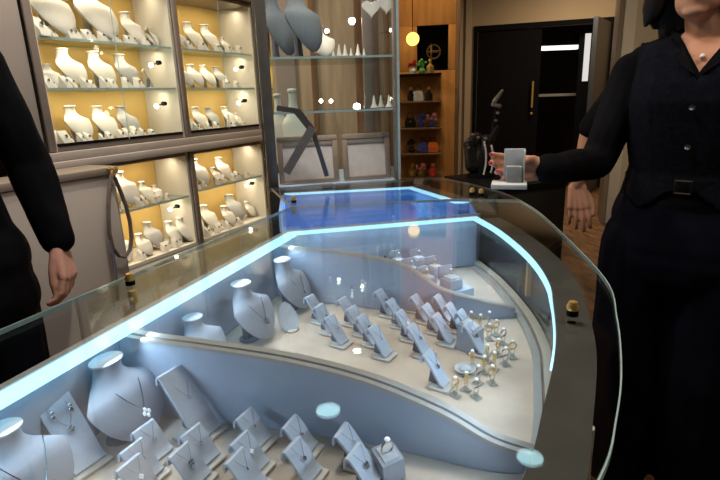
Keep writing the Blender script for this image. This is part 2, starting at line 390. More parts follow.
# ------------------------------------------------------------------ jewellery stands
def bust_mesh(wid=1.0, arc=1.25):
    # unit height; faces +x; neck rising at the back, chest sloping forward
    rows = [(0, .160, .160, PI, .0, 1.0), (0, .158, .158, PI, .0, .94), (0, .168, .160, 3.0, .0, .88), (0, .195, .165, 2.6, .01, .83), (0, .235, .17, 2.2, .03, .785), (0, .29, .18, 1.8, .055, .745), (0, .365, .19, 1.5, .085, .71), (0, .455, .20, 1.3, .12, .675),
            (0, .535, .21, 1.2, .155, .64), (0, .545, .21, 1.15, .20, .56), (0, .525, .20, 1.1, .27, .455), (0, .465, .18, 1.1, .345, .34), (0, .37, .155, 1.05, .41, .225), (0, .24, .11, 1.0, .46, .125), (0, .09, .05, 1.0, .49, .07)]
    N = 17; vs = []; fs = []
    for (_, a, b, A, cx, z) in rows:
        for i in range(N):
            th = A*(2*i/(N-1)-1); vs.append(Vector((cx + b*(math.cos(th)-0) - b*.3, a*wid*math.sin(th), z)))
    for k in range(len(rows)-1):
        for i in range(N-1): fs.append((k*N+i, k*N+i+1, (k+1)*N+i+1, (k+1)*N+i))
    me = bpy.data.meshes.new('chest'); me.from_pydata([tuple(v) for v in vs], [], fs); me.update()
    bm = bmesh.new(); bm.from_mesh(me); bmesh.ops.remove_doubles(bm, verts=bm.verts[:], dist=1e-4); bmesh.ops.recalc_face_normals(bm, faces=bm.faces[:])
    # thickness
    res = bmesh.ops.solidify(bm, geom=bm.faces[:], thickness=.085)
    for f in bm.faces: f.smooth = True
    for e in bm.edges:
        if len(e.link_faces) == 2 and e.calc_face_angle(0) > .75: e.smooth = False
    bm.to_mesh(me); bm.free(); return me
BUST = {}
def mk_bust(style):
    m1, m2, m3 = {'grey': (m_grey, m_grey2, m_cap), 'ivory': (m_white, m_white2, m_white), 'silver': (m_white2, m_grey2, m_white2), 'slate': (m_slate, m_grey2, m_slate)}[style]
    def f():
        t = thing('necklace_bust', 'x', 'display bust')
        me = bust_mesh().copy(); me.materials.append(m1); link('chest', me, None, t)
        part('neck_cap', MB().lathe([(.02, 1.0), (.17, .998), (.19, 1.005), (.193, 1.025), (.17, 1.04), (.02, 1.045)], 20, (-.05, 0, 0)), m3, t)
        part('back_support', MB().tube([(-.05, 0, .75), (-.04, 0, .35), (.0, 0, .012)], [.07, .08, .10], 8).lathe([(.22, 0), (.22, .015), (.02, .016)], 16, (.06, 0, 0)), m2, t)
        return t
    return f
def mk_panel(L, W, style='grey', ang=56):
    ms = m_card if style == 'grey' else m_white
    def f():
        t = thing('pendant_card', 'x', 'jewellery stand')
        a = math.radians(ang); c, s = math.cos(a), math.sin(a)
        # slab leaning back with rolled top and curled foot; profile in xz
        prof = [(.006, .0085), (0, .0115)] + [(-c*L*k/6, .010+s*L*k/6 + .002*math.sin(PI*k/6)) for k in range(1, 7)]
        ex, ez = prof[-1]; prof += [(ex-.003, ez+.003), (ex-.007, ez+.003), (ex-.010, ez), (ex-.011, ez-.010)]
        n = len(prof); th = .0035; out = []; inn = []
        for i, (x, z) in enumerate(prof):
            x0, z0 = prof[max(i-1, 0)]; x1, z1 = prof[min(i+1, n-1)]; l = math.hypot(x1-x0, z1-z0) or 1
            nx, nz = (z1-z0)/l, -(x1-x0)/l
            out.append((x, z)); inn.append((x-nx*th, z-nz*th))
        poly = out + inn[::-1]
        rings = [[Vector((x, y, z)) for x, z in poly] for y in (-W/2, W/2)]
        part('card', MB().loft(rings), ms, t)
        part('base', MB().bbox(-c*L*.8, .014, -W/2-.004, W/2+.004, 0, .0045, .0015), m_acr if style == 'grey' else m_white, t)
        part('strut', MB().tube([(-c*L*.62, 0, s*L*.58), (-c*L*.75, 0, .004)], .003, 6, flat=3), m_grey2, t)
        return t
    return f
def ringstand():
    t = thing('ring_stand', 'x', 'ring stand')
    part('base', MB().bbox(-.011, .011, -.009, .009, 0, .004, .001).bbox(-.004, .004, -.004, .004, .004, .011, .001), m_acryl, t)
    part('clip', MB().tube([(0, -.004, .011), (0, -.006, .02), (0, 0, .026), (0, .006, .02), (0, .004, .011)], .0018, 6), m_acryl, t)
    return t
def ring(mt):
    def f():
        t = thing('ring', 'x', 'ring')
        part('band', MB().torus((0, 0, 0), .0085, .0016, 'x', 18, 6), mt, t)
        part('stone', MB().lathe([(.0005, 0), (.0042, .004), (.003, .006), (.0005, .006)], 8, (0, 0, .0078)), m_gem, t)
        return t
    return f
def pendant(kind, drop=.03, wid=.016, mt=None):
    # lies in the plane x=0 facing +x, hung from z=drop
    def f():
        t = thing('pendant_necklace', 'x', 'necklace')
        pts = [Vector((0, -wid/2, drop))] + [Vector((.0005, -wid/2*(1-k/6), drop*(1-k/6)**1.4)) for k in range(1, 6)] + [Vector((.0008, 0, 0))]
        pts += [Vector((p.x, -p.y, p.z)) for p in pts[-2::-1]]
        part('chain', MB().tube(pts, .0007, 5), m_silver, t)
        b = MB()
        if kind == 'butterfly':
            for sg in (-1, 1):
                b.ball((.002, sg*.006, -.004), (.0018, .006, .0065)).ball((.002, sg*.0045, -.013), (.0016, .0045, .0055))
            b.ball((.0025, 0, -.008), (.002, .0015, .010))
        elif kind == 'flower':
            for k in range(5): b.ball((.002, .0055*math.cos(k*1.257), -.007+.0055*math.sin(k*1.257)), (.002, .0035, .0035))
            b.ball((.003, 0, -.007), .0025)
        elif kind == 'ring': b.torus((.0015, 0, -.008), .0065, .0013, 'x').ball((.002, 0, -.008), .0028)
        elif kind == 'drops':
            for y, z in ((0, -.003), (-.005, -.008), (.005, -.008), (0, -.013)): b.ball((.002, y, z), (.002, .003, .004))
        elif kind == 'star':
            for k in range(6): b.ball((.002, .005*math.cos(k*1.047), -.007+.005*math.sin(k*1.047)), (.0015, .002, .002))
        else: b.ball((.002, 0, -.006), (.002, .0035, .006))
        part('charm', b, m_gem if kind in ('drops',) else m_silver, t)
        return t
    return f
def frame_at(loc, xax, zax):            # orientation matrix: x = outward normal, z = up along the surface
    x = Vector(xax).normalized(); z = Vector(zax).normalized(); y = z.cross(x).normalized(); z = x.cross(y)
    m = Matrix((x, y, z)).transposed().to_4x4(); m.translation = Vector(loc); return m

# ------------------------------------------------------------------ front counter
ZG, ZF, ZT = .98, .83, .964             # glass, tray, top of the walls
aL = math.radians(19.36); dL = Vector((math.sin(aL), math.cos(aL), 0)); nL = Vector((dL.y, -dL.x, 0))   # nL points into the case
L0, L1, L2 = at(0, 385, ZG), at(290, 229, ZG), at(477, 213.5, ZG)
L1 = L0 + dL*((L1-L0).dot(dL))
def crv(pts, n=6):                      # Catmull-Rom through plan points
    pts = [Vector((p[0], p[1], 0)) for p in pts]; o = []
    for i in range(len(pts)-1):
        p0 = pts[i-1] if i else pts[0]*2-pts[1]; p1, p2 = pts[i], pts[i+1]; p3 = pts[i+2] if i+2 < len(pts) else p2*2-p1
        for k in range(n):
            t = k/n; o.append(.5*((2*p1)+(p2-p0)*t+(2*p0-5*p1+4*p2-p3)*t*t+(3*p1-p0-3*p2+p3)*t**3))
    return o + [pts[-1]]
inner_r = crv([L2, (.347, 1.22), (.350, 1.02), (.332, .87), (.302, .765), (.255, .628), (.190, .49), (.127, .372), (.03, .27), (-.10, .215)], 5)
inner = [L0 - dL*.36, L0, L1] + inner_r + [Vector((-.32, .19, 0))]
inner = [Vector((p.x, p.y, 0)) for p in inner]
def offs(poly, d):                      # offset a plan polyline to its outer side (closed)
    o = []; n = len(poly)
    for i, p in enumerate(poly):
        a = (p-poly[i-1]).normalized(); b = (poly[(i+1) % n]-p).normalized()
        na, nb = Vector((-a.y, a.x, 0)), Vector((-b.y, b.x, 0)); m = (na+nb).normalized()
        o.append(p + m*d/max(m.dot(na), .4))
    return o
def band(poly, d0, d1, z0, z1, i0=0, i1=None, closed=True):   # wall following the polygon between two offsets
    a, b = offs(poly, d0), offs(poly, d1); n = len(poly); mb = MB()
    rng = range(n) if i1 is None else range(i0, i1)
    idx = [i % n for i in rng] + ([] if i1 is not None else [0])
    rings = [[Vector((a[i].x, a[i].y, z0)), Vector((b[i].x, b[i].y, z0)), Vector((b[i].x, b[i].y, z1)), Vector((a[i].x, a[i].y, z1))] for i in idx]
    if i1 is None: return mb.loft(rings, caps=False)
    return mb.loft(rings)
CT = thing('jewellery_counter', 'large rounded glass-topped jewellery counter with lit blue edge, nearest', 'counter', (0, .7, 0))
co = (0, .7, 0)
n_in = len(inner)
K0 = 2 + len(crv([L2, (.347, 1.22)], 5))-1   # index where the customer side begins
part('body', MB().prism(offs(inner, .012), .06, ZF-.012), m_body, CT, co)
part('plinth', MB().prism(offs(inner, -.04), 0, .058), m_black, CT, co)
part('tray_floor', MB().prism(offs(inner, -.001), ZF-.01, ZF), m_tray, CT, co)
part('inner_wall', band(inner, .0, .012, ZF+.0005, ZT, 0, 4), m_lining, CT, co)
part('front_glass', band(inner, .006, .010, ZF+.025, ZT, 3, n_in), m_tglass, CT, co)
rl = part('bottom_rail', band(inner, -.006, .011, ZF+.001, ZF+.014, 3, n_in), mat('champagne_rail', (.62, .56, .48), .35, .3, var=.05), CT, co)
part('rail_lip', band(inner, -.022, -.010, ZF+.001, ZF+.010, 4, n_in), m_rail, CT, co)
part('top_frame', band(inner, .001, .05, ZT+.001, ZG-.007, 4, n_in), m_frame, CT, co)
part('frame_skirt', band(inner, .036, .049, ZT-.045, ZT, 4, n_in), m_frame, CT, co)
part('left_trim', band(inner, .002, .014, ZT+.001, ZG-.007, 0, 4), m_rail, CT, co)
part('led_strip', band(inner, -.030, .0, ZT+.003, ZG-.008, 0, 3), m_led, CT, co, label='glowing cool blue light strip')
rs = crv([L2, (.347, 1.22), (.350, 1.02), (.332, .87), (.302, .765), (.255, .628), (.190, .49), (.127, .372), (.03, .27), (-.10, .215)], 5)
# tapering strip along the curved side
a_, rings = inner, []
o0 = offs(inner, 0)
for k, i in enumerate(range(3, 3+28)):
    wd = max(.0025, .020*(1-k/24)); p = offs(inner, -wd)[i]; q = o0[i]
    rings.append([Vector((p.x, p.y, ZT+.003)), Vector((q.x, q.y, ZT+.003)), Vector((q.x, q.y, ZG-.008)), Vector((p.x, p.y, ZG-.008))])
part('led_strip', MB().loft([rings[0]]+rings[1:]), m_led, CT, co, label='glowing cool blue light strip')
o1 = offs(inner, 0)
part('led_strip', band(inner, -.022, .0, ZT+.003, ZG-.008, 2, 4), m_led, CT, co, label='glowing cool blue light strip')
# glass top outline
seamL, seamR = at(292, 207.5, ZG), at(462, 197, ZG)
gl0 = at(0, 332, ZG)
rimr = crv([(.4865, 1.535), (.486, 1.38), (.462, 1.145), (.420, .846), (.362, .684), (.300, .546), (.248, .451), (.194, .369), (.08, .25), (-.08, .165)], 6)
dl2 = (at(270, 212, ZG)-gl0).normalized()
gtop = [gl0 - dl2*.45, gl0, seamL] + [Vector((.30, seamL.y+.028, 0))] + rimr + [Vector((-.36, .12, 0))]
gtop = [Vector((p.x, p.y, 0)) for p in gtop]
part('glass_top', MB().prism(gtop, ZG-.006, ZG+.004), m_glass, CT, co)
part('glass_edge', band(gtop, .0005, .0022, ZG-.005, ZG+.003), m_gedge_glow, CT, co, label='polished glass edge with a painted glow')
# gold post at the curved front and cream leg under the overhang
p = at(527, 306, ZF)
part('corner_post', MB().bbox(p.x-.005, p.x+.005, p.y-.005, p.y+.005, ZF+.024, ZT-.001, .001), m_gold, CT, co, label='slim gold upright')
part('support_leg', MB().tube([(.222, .452, 0), (.222, .452, ZG-.0075)], .007, 12), m_cream, CT, co, label='thin cream support leg')
# dividers
def divider(foot_px, ridge, t0, name_label):
    f = [at(x, y, ZF) for x, y in foot_px]; cf = crv(f, 6); n = len(cf)
    hs = crv([(i, h) for i, h in enumerate(ridge)], 6); rings = []; r2 = []; r3 = []
    for i, p in enumerate(cf):
        a = cf[max(i-1, 0)]; b = cf[min(i+1, n-1)]; d = (b-a).normalized(); q = Vector((-d.y, d.x, 0)); z = hs[i].y
        if q.y < 0: q = -q
        def R(o0, o1, z0, z1): return [Vector((*(p+q*o0).xy, z0)), Vector((*(p+q*o1).xy, z0)), Vector((*(p+q*o1).xy, z1)), Vector((*(p+q*o0).xy, z1))]
        rings.append(R(0, t0, ZF+.001, z)); r2.append(R(-.0025, .006, z+.0002, z+.005)); r3.append(R(t0-.010, t0+.002, z+.0002, z+.006))
    d = part('divider', MB().loft(rings), m_lining, CT, co, label=name_label)
    part('moulding', MB().loft(r2), m_rail, d, co); part('moulding', MB().loft(r3), m_rail, d, co)
    return cf, hs
divider([(112, 404), (157, 415), (207, 422), (290, 432), (367, 444), (440, 461), (490, 472), (536, 474)], [.9555, .955, .952, .942, .925, .900, .872, .852], .020, 'long swooping grey divider ridge in front')
divider([(262, 294), (300, 300), (340, 305), (400, 312), (440, 317), (480, 319), (515, 318)], [.9555, .9555, .954, .938, .89, .868, .848], .012, 'swooping grey divider ridge at the back')

# standoffs: gold knobs through the glass
def knob(p, par, co, tall=.016):
    p = Vector((p.x, p.y, ZG+.0045))
    o = part('glass_standoff', MB().lathe([(.001, 0), (.0085, 0), (.0085, .006), (.006, .008), (.001, .008)], 14, p), m_black, par, co, label='black collar holding the glass')
    part('knob_cap', MB().lathe([(.001, .008), (.008, .0085), (.009, .013), (.007, .018), (.006, .021), (.001, .023)], 14, p), m_gold, o, co)
    part('knob_rod', MB().lathe([(.001, -.034), (.007, -.034), (.007, -.0115), (.001, -.0115)], 12, p), m_gold, o, co)
knob(at(131, 287, ZG), CT, co); knob(at(572, 318, ZG), CT, co)

# ------------------------------------------------------------------ rear counter
m0, m1, m2 = at(284, 191, ZG), at(412, 184.5, ZG), at(466, 206, ZG)
RC = thing('jewellery_counter', 'smaller lit glass counter behind, at the foot of the glass tower', 'counter', (0, 1.7, 0)); rc = (0, 1.7, 0)
y0 = seamL.y
rin = [Vector((-.20, L1.y+.05, 0)), Vector((-.235, y0, 0)), Vector((m0.x, m0.y, 0)), Vector((m1.x, m1.y, 0)), Vector((.315, 1.62, 0)), Vector((.350, y0+.05, 0)), Vector((.338, L2.y+.075, 0))]
part('body', MB().prism(offs(rin, .012), .06, ZF-.012), m_body, RC, rc)
part('plinth', MB().prism(offs(rin, -.04), 0, .058), m_black, RC, rc)
part('tray_floor', MB().prism(offs(rin, -.001), ZF-.01, ZF), m_lin2, RC, rc)
part('inner_wall', band(rin, 0, .012, ZF+.0005, ZT), m_lin2, RC, rc)
part('led_strip', band(rin, -.022, 0, ZT+.003, ZG-.008, 2, 6), m_led, RC, rc, label='glowing cool blue light strip')
part('top_frame', band(rin, .001, .05, ZT+.001, ZG-.007, 3, 7), m_frame, RC, rc)
gt2 = [Vector((p.x, p.y, 0)) for p in [seamL + Vector((0, .006, 0)), Vector((-.315, 1.90, 0)), Vector((.19, 2.0, 0)), Vector((.30, 2.03, 0))]] + [Vector((p.x, p.y, 0)) for p in crv([(.345, 2.0), (.42, 1.84), (.47, 1.68), (.487, 1.552)], 4)] + [Vector((.30, seamL.y+.036, 0))]
part('glass_top', MB().prism(gt2, ZG-.006, ZG+.004), m_glass, RC, rc)
part('glass_edge', band(gt2, .0005, .0022, ZG-.005, ZG+.003), m_post, RC, rc, label='dark seam edge')
knob(at(294, 204, ZG), RC, rc); knob(at(472, 196, ZG), RC, rc); knob(at(481, 197, ZG), RC, rc)

# ------------------------------------------------------------------ glass tower
TA, TB = at(268, 190, ZG), at(401, 182.5, ZG); TB.y += .02
TA.y = max(TA.y, 1.93)
TA = Vector((-.335, 1.935, 0)); TB = Vector((.165, 2.035, 0))
tx = (TB-TA).normalized(); rt = math.atan2(tx.y, tx.x); TW = (TB-TA).length; TD = .42; ZB = .98
TW_t = thing('glass_display_tower', 'tall dark-framed glass display tower behind the counter', 'display case', (TA.x, TA.y, 0), rt)
part('base', MB().bbox(0, TW, 0, TD, 0, ZB-.012, .004), m_body, TW_t)
part('display_floor', MB().box(.01, TW-.01, .01, TD-.01, ZB-.011, ZB), m_lining, TW_t)
for x, y, w in ((0, 0, .038), (TW-.016, 0, .016), (0, TD-.03, .03), (TW-.045, TD-.03, .045)):
    part('frame_post', MB().bbox(x, x+w, y, y+.03, ZB+.001, 1.80, .003), m_frame if x == 0 else m_post, TW_t)
part('glass_panel', MB().box(.039, TW-.017, .004, .010, ZB+.001, 1.795), m_tglass, TW_t)
part('glass_panel', MB().box(TW-.010, TW-.004, .031, TD-.031, ZB+.001, 1.795), m_tglass, TW_t)
part('glass_panel', MB().box(.004, .010, .031, TD-.031, ZB+.001, 1.795), m_tglass, TW_t)
part('edge_trim', MB().box(TW-.006, TW+.003, -.003, .002, ZB+.001, 1.795), m_gedge_glow, TW_t, label='glass edge with a painted glow')
part('top_pane', MB().box(0, TW, 0, TD, 1.801, 1.808), m_tglass, TW_t)
def towz(px, py, off): # height seen at px,py in a tower plane `off` behind the front
    v = ray(px, py); n = Vector((-tx.y, tx.x, 0)); q = TA + n*off; t = q.dot(n)/Vector((v.x, v.y, 0)).dot(n); p = v*t
    return (Vector((p.x, p.y, 0))-TA).dot(tx), p.z+H
TS1, TS2 = towz(330, 56, .02)[1], towz(335, 110, .02)[1]
for z in (TS1, TS2):
    s = part('glass_shelf', MB().box(.012, TW-.018, .014, .18 if z == TS2 else TD-.012, z-.008, z), m_shelfg, TW_t)
    part('front_edge', MB().box(.04, TW-.018, .0115, .0135, z-.008, z), m_gedge_glow, s)
def tow(x, y, z): return (TA + tx*x + Vector((-tx.y, tx.x, 0))*y + Vector((0, 0, z)))
FACE_T = rt - PI/2                       # facing out of the tower
n = 0
for px, z, sc_b, off, st, rr, lab in ((276, TS1, (.19, .13, .25), .29, 'slate', -.55, 'large steel-grey necklace bust on the tower shelf beside its dark post'), (299, TS1, (.19, .15, .24), .13, 'slate', -.55, 'large steel-grey necklace bust on the tower shelf, second from the dark post'),
                          (319, TS1, (.12, .12, .125), .26, 'ivory', -.2, 'white necklace bust on the upper tower shelf beside small ring cones'),
                          (279, ZB, (.10, .09, .33), .34, 'ivory', 0, 'tall pale bust behind the tray, nearer the dark tower post'),
                          (294, ZB, (.10, .10, .345), .22, 'ivory', 0, 'tall pale bust behind the crossed metal easel')):
    x, _ = towz(px, 50 if z > 1.2 else 120, off); place(('bust', st), mk_bust(st), tow(max(x, .07), off, z+.001), FACE_T-rr*0+ (.5 if rr else 0)*(-1 if rr < -.3 else -.4)*-1, lab, 'necklace busts in the glass tower', sc_b)
def mk_cone():
    t = thing('ring_cone', 'x', 'ring stand')
    part('cone', MB().lathe([(.30, 0), (.28, .06), (.16, .3), (.10, .7), (.04, .98), (.01, 1)], 14), m_white, t)
    part('foot', MB().lathe([(.02, -.06), (.38, -.06), (.38, 0), (.02, .001)], 14), m_acr, t)
    return t
for k, (px, h) in enumerate(((333, .03), (339, .045), (345, .045), (351, .032), (358, .045), (364, .03))):
    x, _ = towz(px, 50, .12); place('cone', mk_cone, tow(x, .12, TS1+.06*h+.001), 0, 'small white ring cone on the upper tower shelf, %s from the white bust' % ORD[k], 'white ring cones in the tower', h)
for k, (px, off) in enumerate(((374, .08), (381, .13), (389, .08))):
    x, _ = towz(px, 105, off); place('cone', mk_cone, tow(x, off, TS2+.06*.045+.001), 0, 'white ring cone on the lower tower shelf, %s from the brown tray' % ORD[k], 'white ring cones in the tower', .045)
# heart earring displays hanging
for k, (px, py) in enumerate(((371, 8), (386, 4))):
    x, z = towz(px, py, .1); b = MB()
    pts = []
    for i in range(24):
        a = 2*PI*i/24; pts.append(Vector((.0021*16*math.sin(a)**3, 0, .0021*(13*math.cos(a)-5*math.cos(2*a)-2*math.cos(3*a)-math.cos(4*a)))))
    b.loft([[p+Vector((0, -.006, 0)) for p in pts], [p+Vector((0, .006, 0)) for p in pts]])
    t = thing('heart_ornament', ['white heart ornament hanging in the glass tower, nearer the bulb', 'white heart ornament hanging in the glass tower, beside the edge'][k], 'ornament', tuple(tow(x, .1, z)), rt, 'white hearts in the tower')
    part('heart', b, m_white, t); part('cord', MB().tube([(0, 0, .01), (0, 0, 1.80-z)], .001, 5), m_silver, t)
# display trays standing up
for k, (x0, x1) in enumerate(((276, 338), (343, 400))):
    a, _ = towz(x0, 150, .06); b, _ = towz(x1, 150, .06); a = max(a, .045); b = min(b, TW-.02); w = b-a; hh = .178
    t = thing('display_tray', ['upright brown-rimmed tray with shaded panel behind the metal easel', 'upright brown-rimmed tray with pale panel at the tower corner'][k], 'tray', tuple(tow(a, .05, ZB+.005)), rt, 'upright trays in the tower')
    t.rotation_euler = (math.radians(-8), 0, rt)
    R = .02
    part('rim', MB().bbox(0, w, 0, .02, hh-R, hh, .003).bbox(0, R, 0, .02, 0, hh-R-.0005, .003).bbox(w-R, w, 0, .02, 0, hh-R-.0005, .003).bbox(R+.0005, w-R-.0005, 0, .02, 0, R*.6, .003), mat('tray_rim', (.36, .26, .20), .35, .3, var=.1), t)
    part('inner_rim', MB().bbox(R, w-R, .004, .016, hh-R-.018, hh-R-.001, .002), mat('tray_rim_light', (.36, .29, .24), .35, .3, var=.05), t)
    part('panel', MB().box(R-.001, w-R+.001, .010, .016, R*.6, hh-R-.016), mat('tray_panel', (.62, .54, .50), .3, var=.08), t)
# crossed easel in front of the tower
def fp(px, py, D=1.86): p = far(px, py, D); return p
e0 = at(310, 187, ZG+.005)
t = thing('metal_easel', 'folded taupe metal easel crossing in front of the brown trays', 'easel', (e0.x, e0.y, ZG+.005))
D0 = math.hypot(e0.x, e0.y)
def bar(p, q, w, d): 
    p, q = Vector(p), Vector(q); tt = (q-p).normalized(); s = tt.cross(Vector((0, 1, 0))).normalized()*w/2; y = Vector((0, d/2, 0))
    return MB().loft([[p-s-y, p+s-y, p+s+y, p-s+y], [q-s-y, q+s-y, q+s+y, q-s+y]])
P1, P2, P3, P4 = far(277, 108, D0), far(313, 131, D0), far(327, 176, D0), far(287, 172, D0)
P3.z = max(P3.z, ZG+.012); P4.z = max(P4.z, ZG+.014); P1m = far(298, 111, D0)
m_easel = mat('brushed_taupe_metal', (.22, .19, .17), .3, .8, var=.1, scale=20)
b = bar(P1-e0+Vector((0,0,-ZG*0)), P1m-e0, .016, .02)
def lo(p): return Vector((p.x-e0.x, p.y-e0.y, p.z-ZG-.005))
part('bent_arm', MB().add(*(lambda m: (m.v, m.f))(bar(lo(P1), lo(P1m), .018, .018))).add(*(lambda m: (m.v, m.f))(bar(lo(P1m)+Vector((-.004,0,.002)), lo(P2), .026, .018))).add(*(lambda m: (m.v, m.f))(bar(lo(P2), lo(P3), .016, .018))), m_easel, t)
part('leg', bar(lo(P2)+Vector((0, -.02, .012)), lo(P4)+Vector((0, -.02, 0)), .03, .014), mat('brushed_taupe_light', (.36, .32, .29), .3, .7, var=.1), t)
part('foot', MB().bbox(lo(P3).x-.02, lo(P3).x+.02, lo(P3).y-.03, lo(P3).y+.03, 0.0, .006, .002), m_easel, t)
# bulbs added in place of spotlight reflections in the tower glass
for k, (px, py, r, lab) in enumerate(((352, 21, .016, 'bright bulb added for a lamp reflection high in the tower'), (327, 31, .010, 'small bulb added for a lamp reflection beside the white bust'), (370, 8, .009, 'small bulb added for a lamp reflection near the white heart'), (357, 107, .018, 'bright bulb added for a lamp reflection above the pale tray'),
                          (321, 101, .009, 'small bulb added for the left lamp reflection behind the easel'), (331, 101, .009, 'small bulb added for the right lamp reflection behind the easel'))):
    p = far(px, py, 2.62 if k not in (2,) else 2.62)
    t = thing('spot_lamp', lab, 'lamp', tuple(p), 0, 'bulbs added for lamp reflections in the tower')
    part('bulb', MB().ball((0, 0, 0), r*1.0, 12, 8), m_lamp, t); part('holder', MB().lathe([(.002, .0), (r*1.1, .004), (r*1.1, .02), (.002, .022)], 12, (0, r*.6, 0), 'y'), m_black, t)
    part('arm', MB().tube([(0, r*.6+.02, 0), (0, .16, 0)], .004, 6), m_black, t)
t = thing('lamp_partition', 'grey-brown panelled partition seen through the glass tower', 'partition', (-.42, 2.80, 0), math.atan2(.1, 1))
part('board', MB().bbox(0, .655, 0, .05, 0, 2.05, .004), mat('partition_brown', (.30, .23, .15), .45, var=.25, scale=4, stretch=(6, 1, .6)), t)
for x, w in ((.02, .10), (.20, .03), (.43, .05), (.52, .03), (.58, .025)): part('batten', MB().bbox(x, x+w, -.02, -.001, 0, 2.05, .003), m_brown if w < .06 else m_taupe, t)

# ------------------------------------------------------------------ things in the case
FR = math.radians(90) - math.radians(113)     # heading (towards the customers): azimuth 113
def az2rz(a): return math.radians(90-a)
def in_case(px, py, z=ZF+.0006): p = at(px, py, z); return p
busts = [ # base px, azimuth, height, label
    ((109, 362), 108, .118, 'grey necklace bust in the front compartment wearing an oval pendant'),
    ((0, 430), 112, .112, 'grey necklace bust wearing a silver butterfly pendant at counter corner'),
    ((243, 285), 114, .115, 'grey necklace bust with gold-tone flower pendant behind the front divider'),
    ((284, 261), 114, .115, 'grey necklace bust farthest along the lit edge, with a drop necklace'),
    ((190, 318), 112, .100, 'small grey necklace bust, only its cap showing over the divider')]
bo = []
for (px, py), az, h, lab in busts:
    p = at(px, py, ZF+h); w_ = (p-L0).dot(nL)
    if w_ < .035: p = p + nL*(.035-w_)
    p.z = ZF+.0006; o = place(('bust', 'grey'), mk_bust('grey'), p, az2rz(az), lab, 'grey busts along the lit edge of the counter', (h*.86, h*(1.14 if h > .116 else 1.0), h)); bo.append((o, h))
def on_bust(i, key, maker, lab, v=.66, s=1.0, lift=.004, z_extra=0):
    o, h = bo[i]; fx, fz = (.455, .42)
    rz = o.rotation_euler.z; R = Matrix.Rotation(rz, 3, 'Z')
    loc = o.location + R @ Vector((fx*.86*h+lift*.25, 0, fz*h)); nx = R @ Vector((.84, 0, .54)); up_ = R @ Vector((-.54, 0, .84))
    q = place(key, maker, (0, 0, 0), 0, lab, None, s); q.matrix_world = frame_at(loc, nx, up_) @ Matrix.Scale(s, 4); return q
on_bust(0, 'p_drops', pendant('drops', .045, .05), 'silver necklace with oval drop pendant on the big front bust', .66, .9)
on_bust(1, 'p_fly', pendant('butterfly', .045, .05), 'silver butterfly necklace on the bust at the counter corner', .66, 1.15)
on_bust(2, 'p_flower', pendant('flower', .045, .05, m_gold), 'flower pendant necklace on the bust behind the divider', .66, .9)
on_bust(3, 'p_drop', pendant('drop', .045, .05), 'drop pendant necklace on the farthest grey bust', .66, .85)
# tilted cards
def card_with(px, py, az, key, L, W, lab, jk, jlab, jz=.6, js=1.0, group=None, ang=56):
    p = in_case(px, py); o = place(key, mk_panel(L, W, ang=ang), p, az2rz(az), lab, group, 1)
    a = math.radians(ang); R = Matrix.Rotation(az2rz(az), 3, 'Z')
    up_ = R @ Vector((-math.cos(a), 0, math.sin(a))); nx = R @ Vector((math.sin(a), 0, math.cos(a)))
    loc = p + R @ Vector((-math.cos(a)*L*jz, 0, .010+math.sin(a)*L*jz)) + nx*.0035
    q = place('p_'+jk, pendant(jk, .045, .05), (0, 0, 0), 0, jlab, None, js); q.matrix_world = frame_at(loc, nx, up_) @ Matrix.Scale(js, 4)
    return o
AZC = 118
gT = 'tall tilted cards in the front compartment'
card_with(90, 468, AZC, 'cardT', .098, .046, 'tall tilted grey card with pendant and earrings between the two busts', 'flower', 'flower pendant on the tall card between the busts', .55, .55, gT)
card_with(208, 437, AZC, 'cardT', .098, .046, 'tall tilted grey card with one pendant near the divider', 'star', 'star pendant on the tall card near the divider', .6, .45, gT)
for k, (dx, dz) in enumerate(((-.012, .82), (.012, .80))):
    o = protos['cardT']; 
    t = place('earring', lambda: (lambda t: (part('stud', MB().ball((.003, 0, 0), .0035).ball((.002, 0, -.006), (.002, .003, .004)), m_silver, t), part('hook', MB().torus((.001, 0, .005), .003, .0006, 'y', 10, 5), m_silver, t), t)[2])(thing('earring', 'x', 'earring')), (0, 0, 0), 0,
              ['silver drop earring on the tall card, nearer the corner bust', 'silver drop earring on the tall card, nearer the big bust'][k], 'earring pair on the tall card')
    p = in_case(90, 468); a = math.radians(56); R = Matrix.Rotation(az2rz(AZC), 3, 'Z')
    nx = R @ Vector((math.sin(a), 0, math.cos(a)))
    t.matrix_world = frame_at(p + R @ Vector((-math.cos(a)*.098*dz, dx, .010+math.sin(a)*.098*dz)) + nx*.003, nx, R @ Vector((-math.cos(a), 0, math.sin(a))))
fr = [((162, 459), 'beside the big bust'), ((152, 480), 'nearest the camera of the two beside the big bust'), ((209, 464), 'below the tall card by the divider'), ((200, 484), 'cut off at the bottom edge, second row'),
      ((262, 446), 'beside the divider, first in the back row'), ((259, 472), 'first in the front row past the tall card'), ((309, 454), 'beside the divider, middle of the back row'), ((312, 480), 'middle of the front row'),
      ((361, 463), 'last in the back row, next to the ring block'), ((374, 487), 'last in the front row, by the ring block'), ((256, 491), 'cut off at the bottom, third row'), ((122+28, 498), 'cut off at the bottom near the big bust')]
kinds = ['ring', 'flower', 'star', 'butterfly', 'drop', 'drops']
for k, (pp, w) in enumerate(fr):
    kd = kinds[k % 6]
    card_with(*pp, AZC-2+random.uniform(-4, 4), 'cardS', .039, .036, 'short tilted grey card '+w, kd, '%s pendant on the short card %s' % (kd if kd != 'drops' else 'cluster', w), .62, .42, 'short tilted cards in the front compartment')
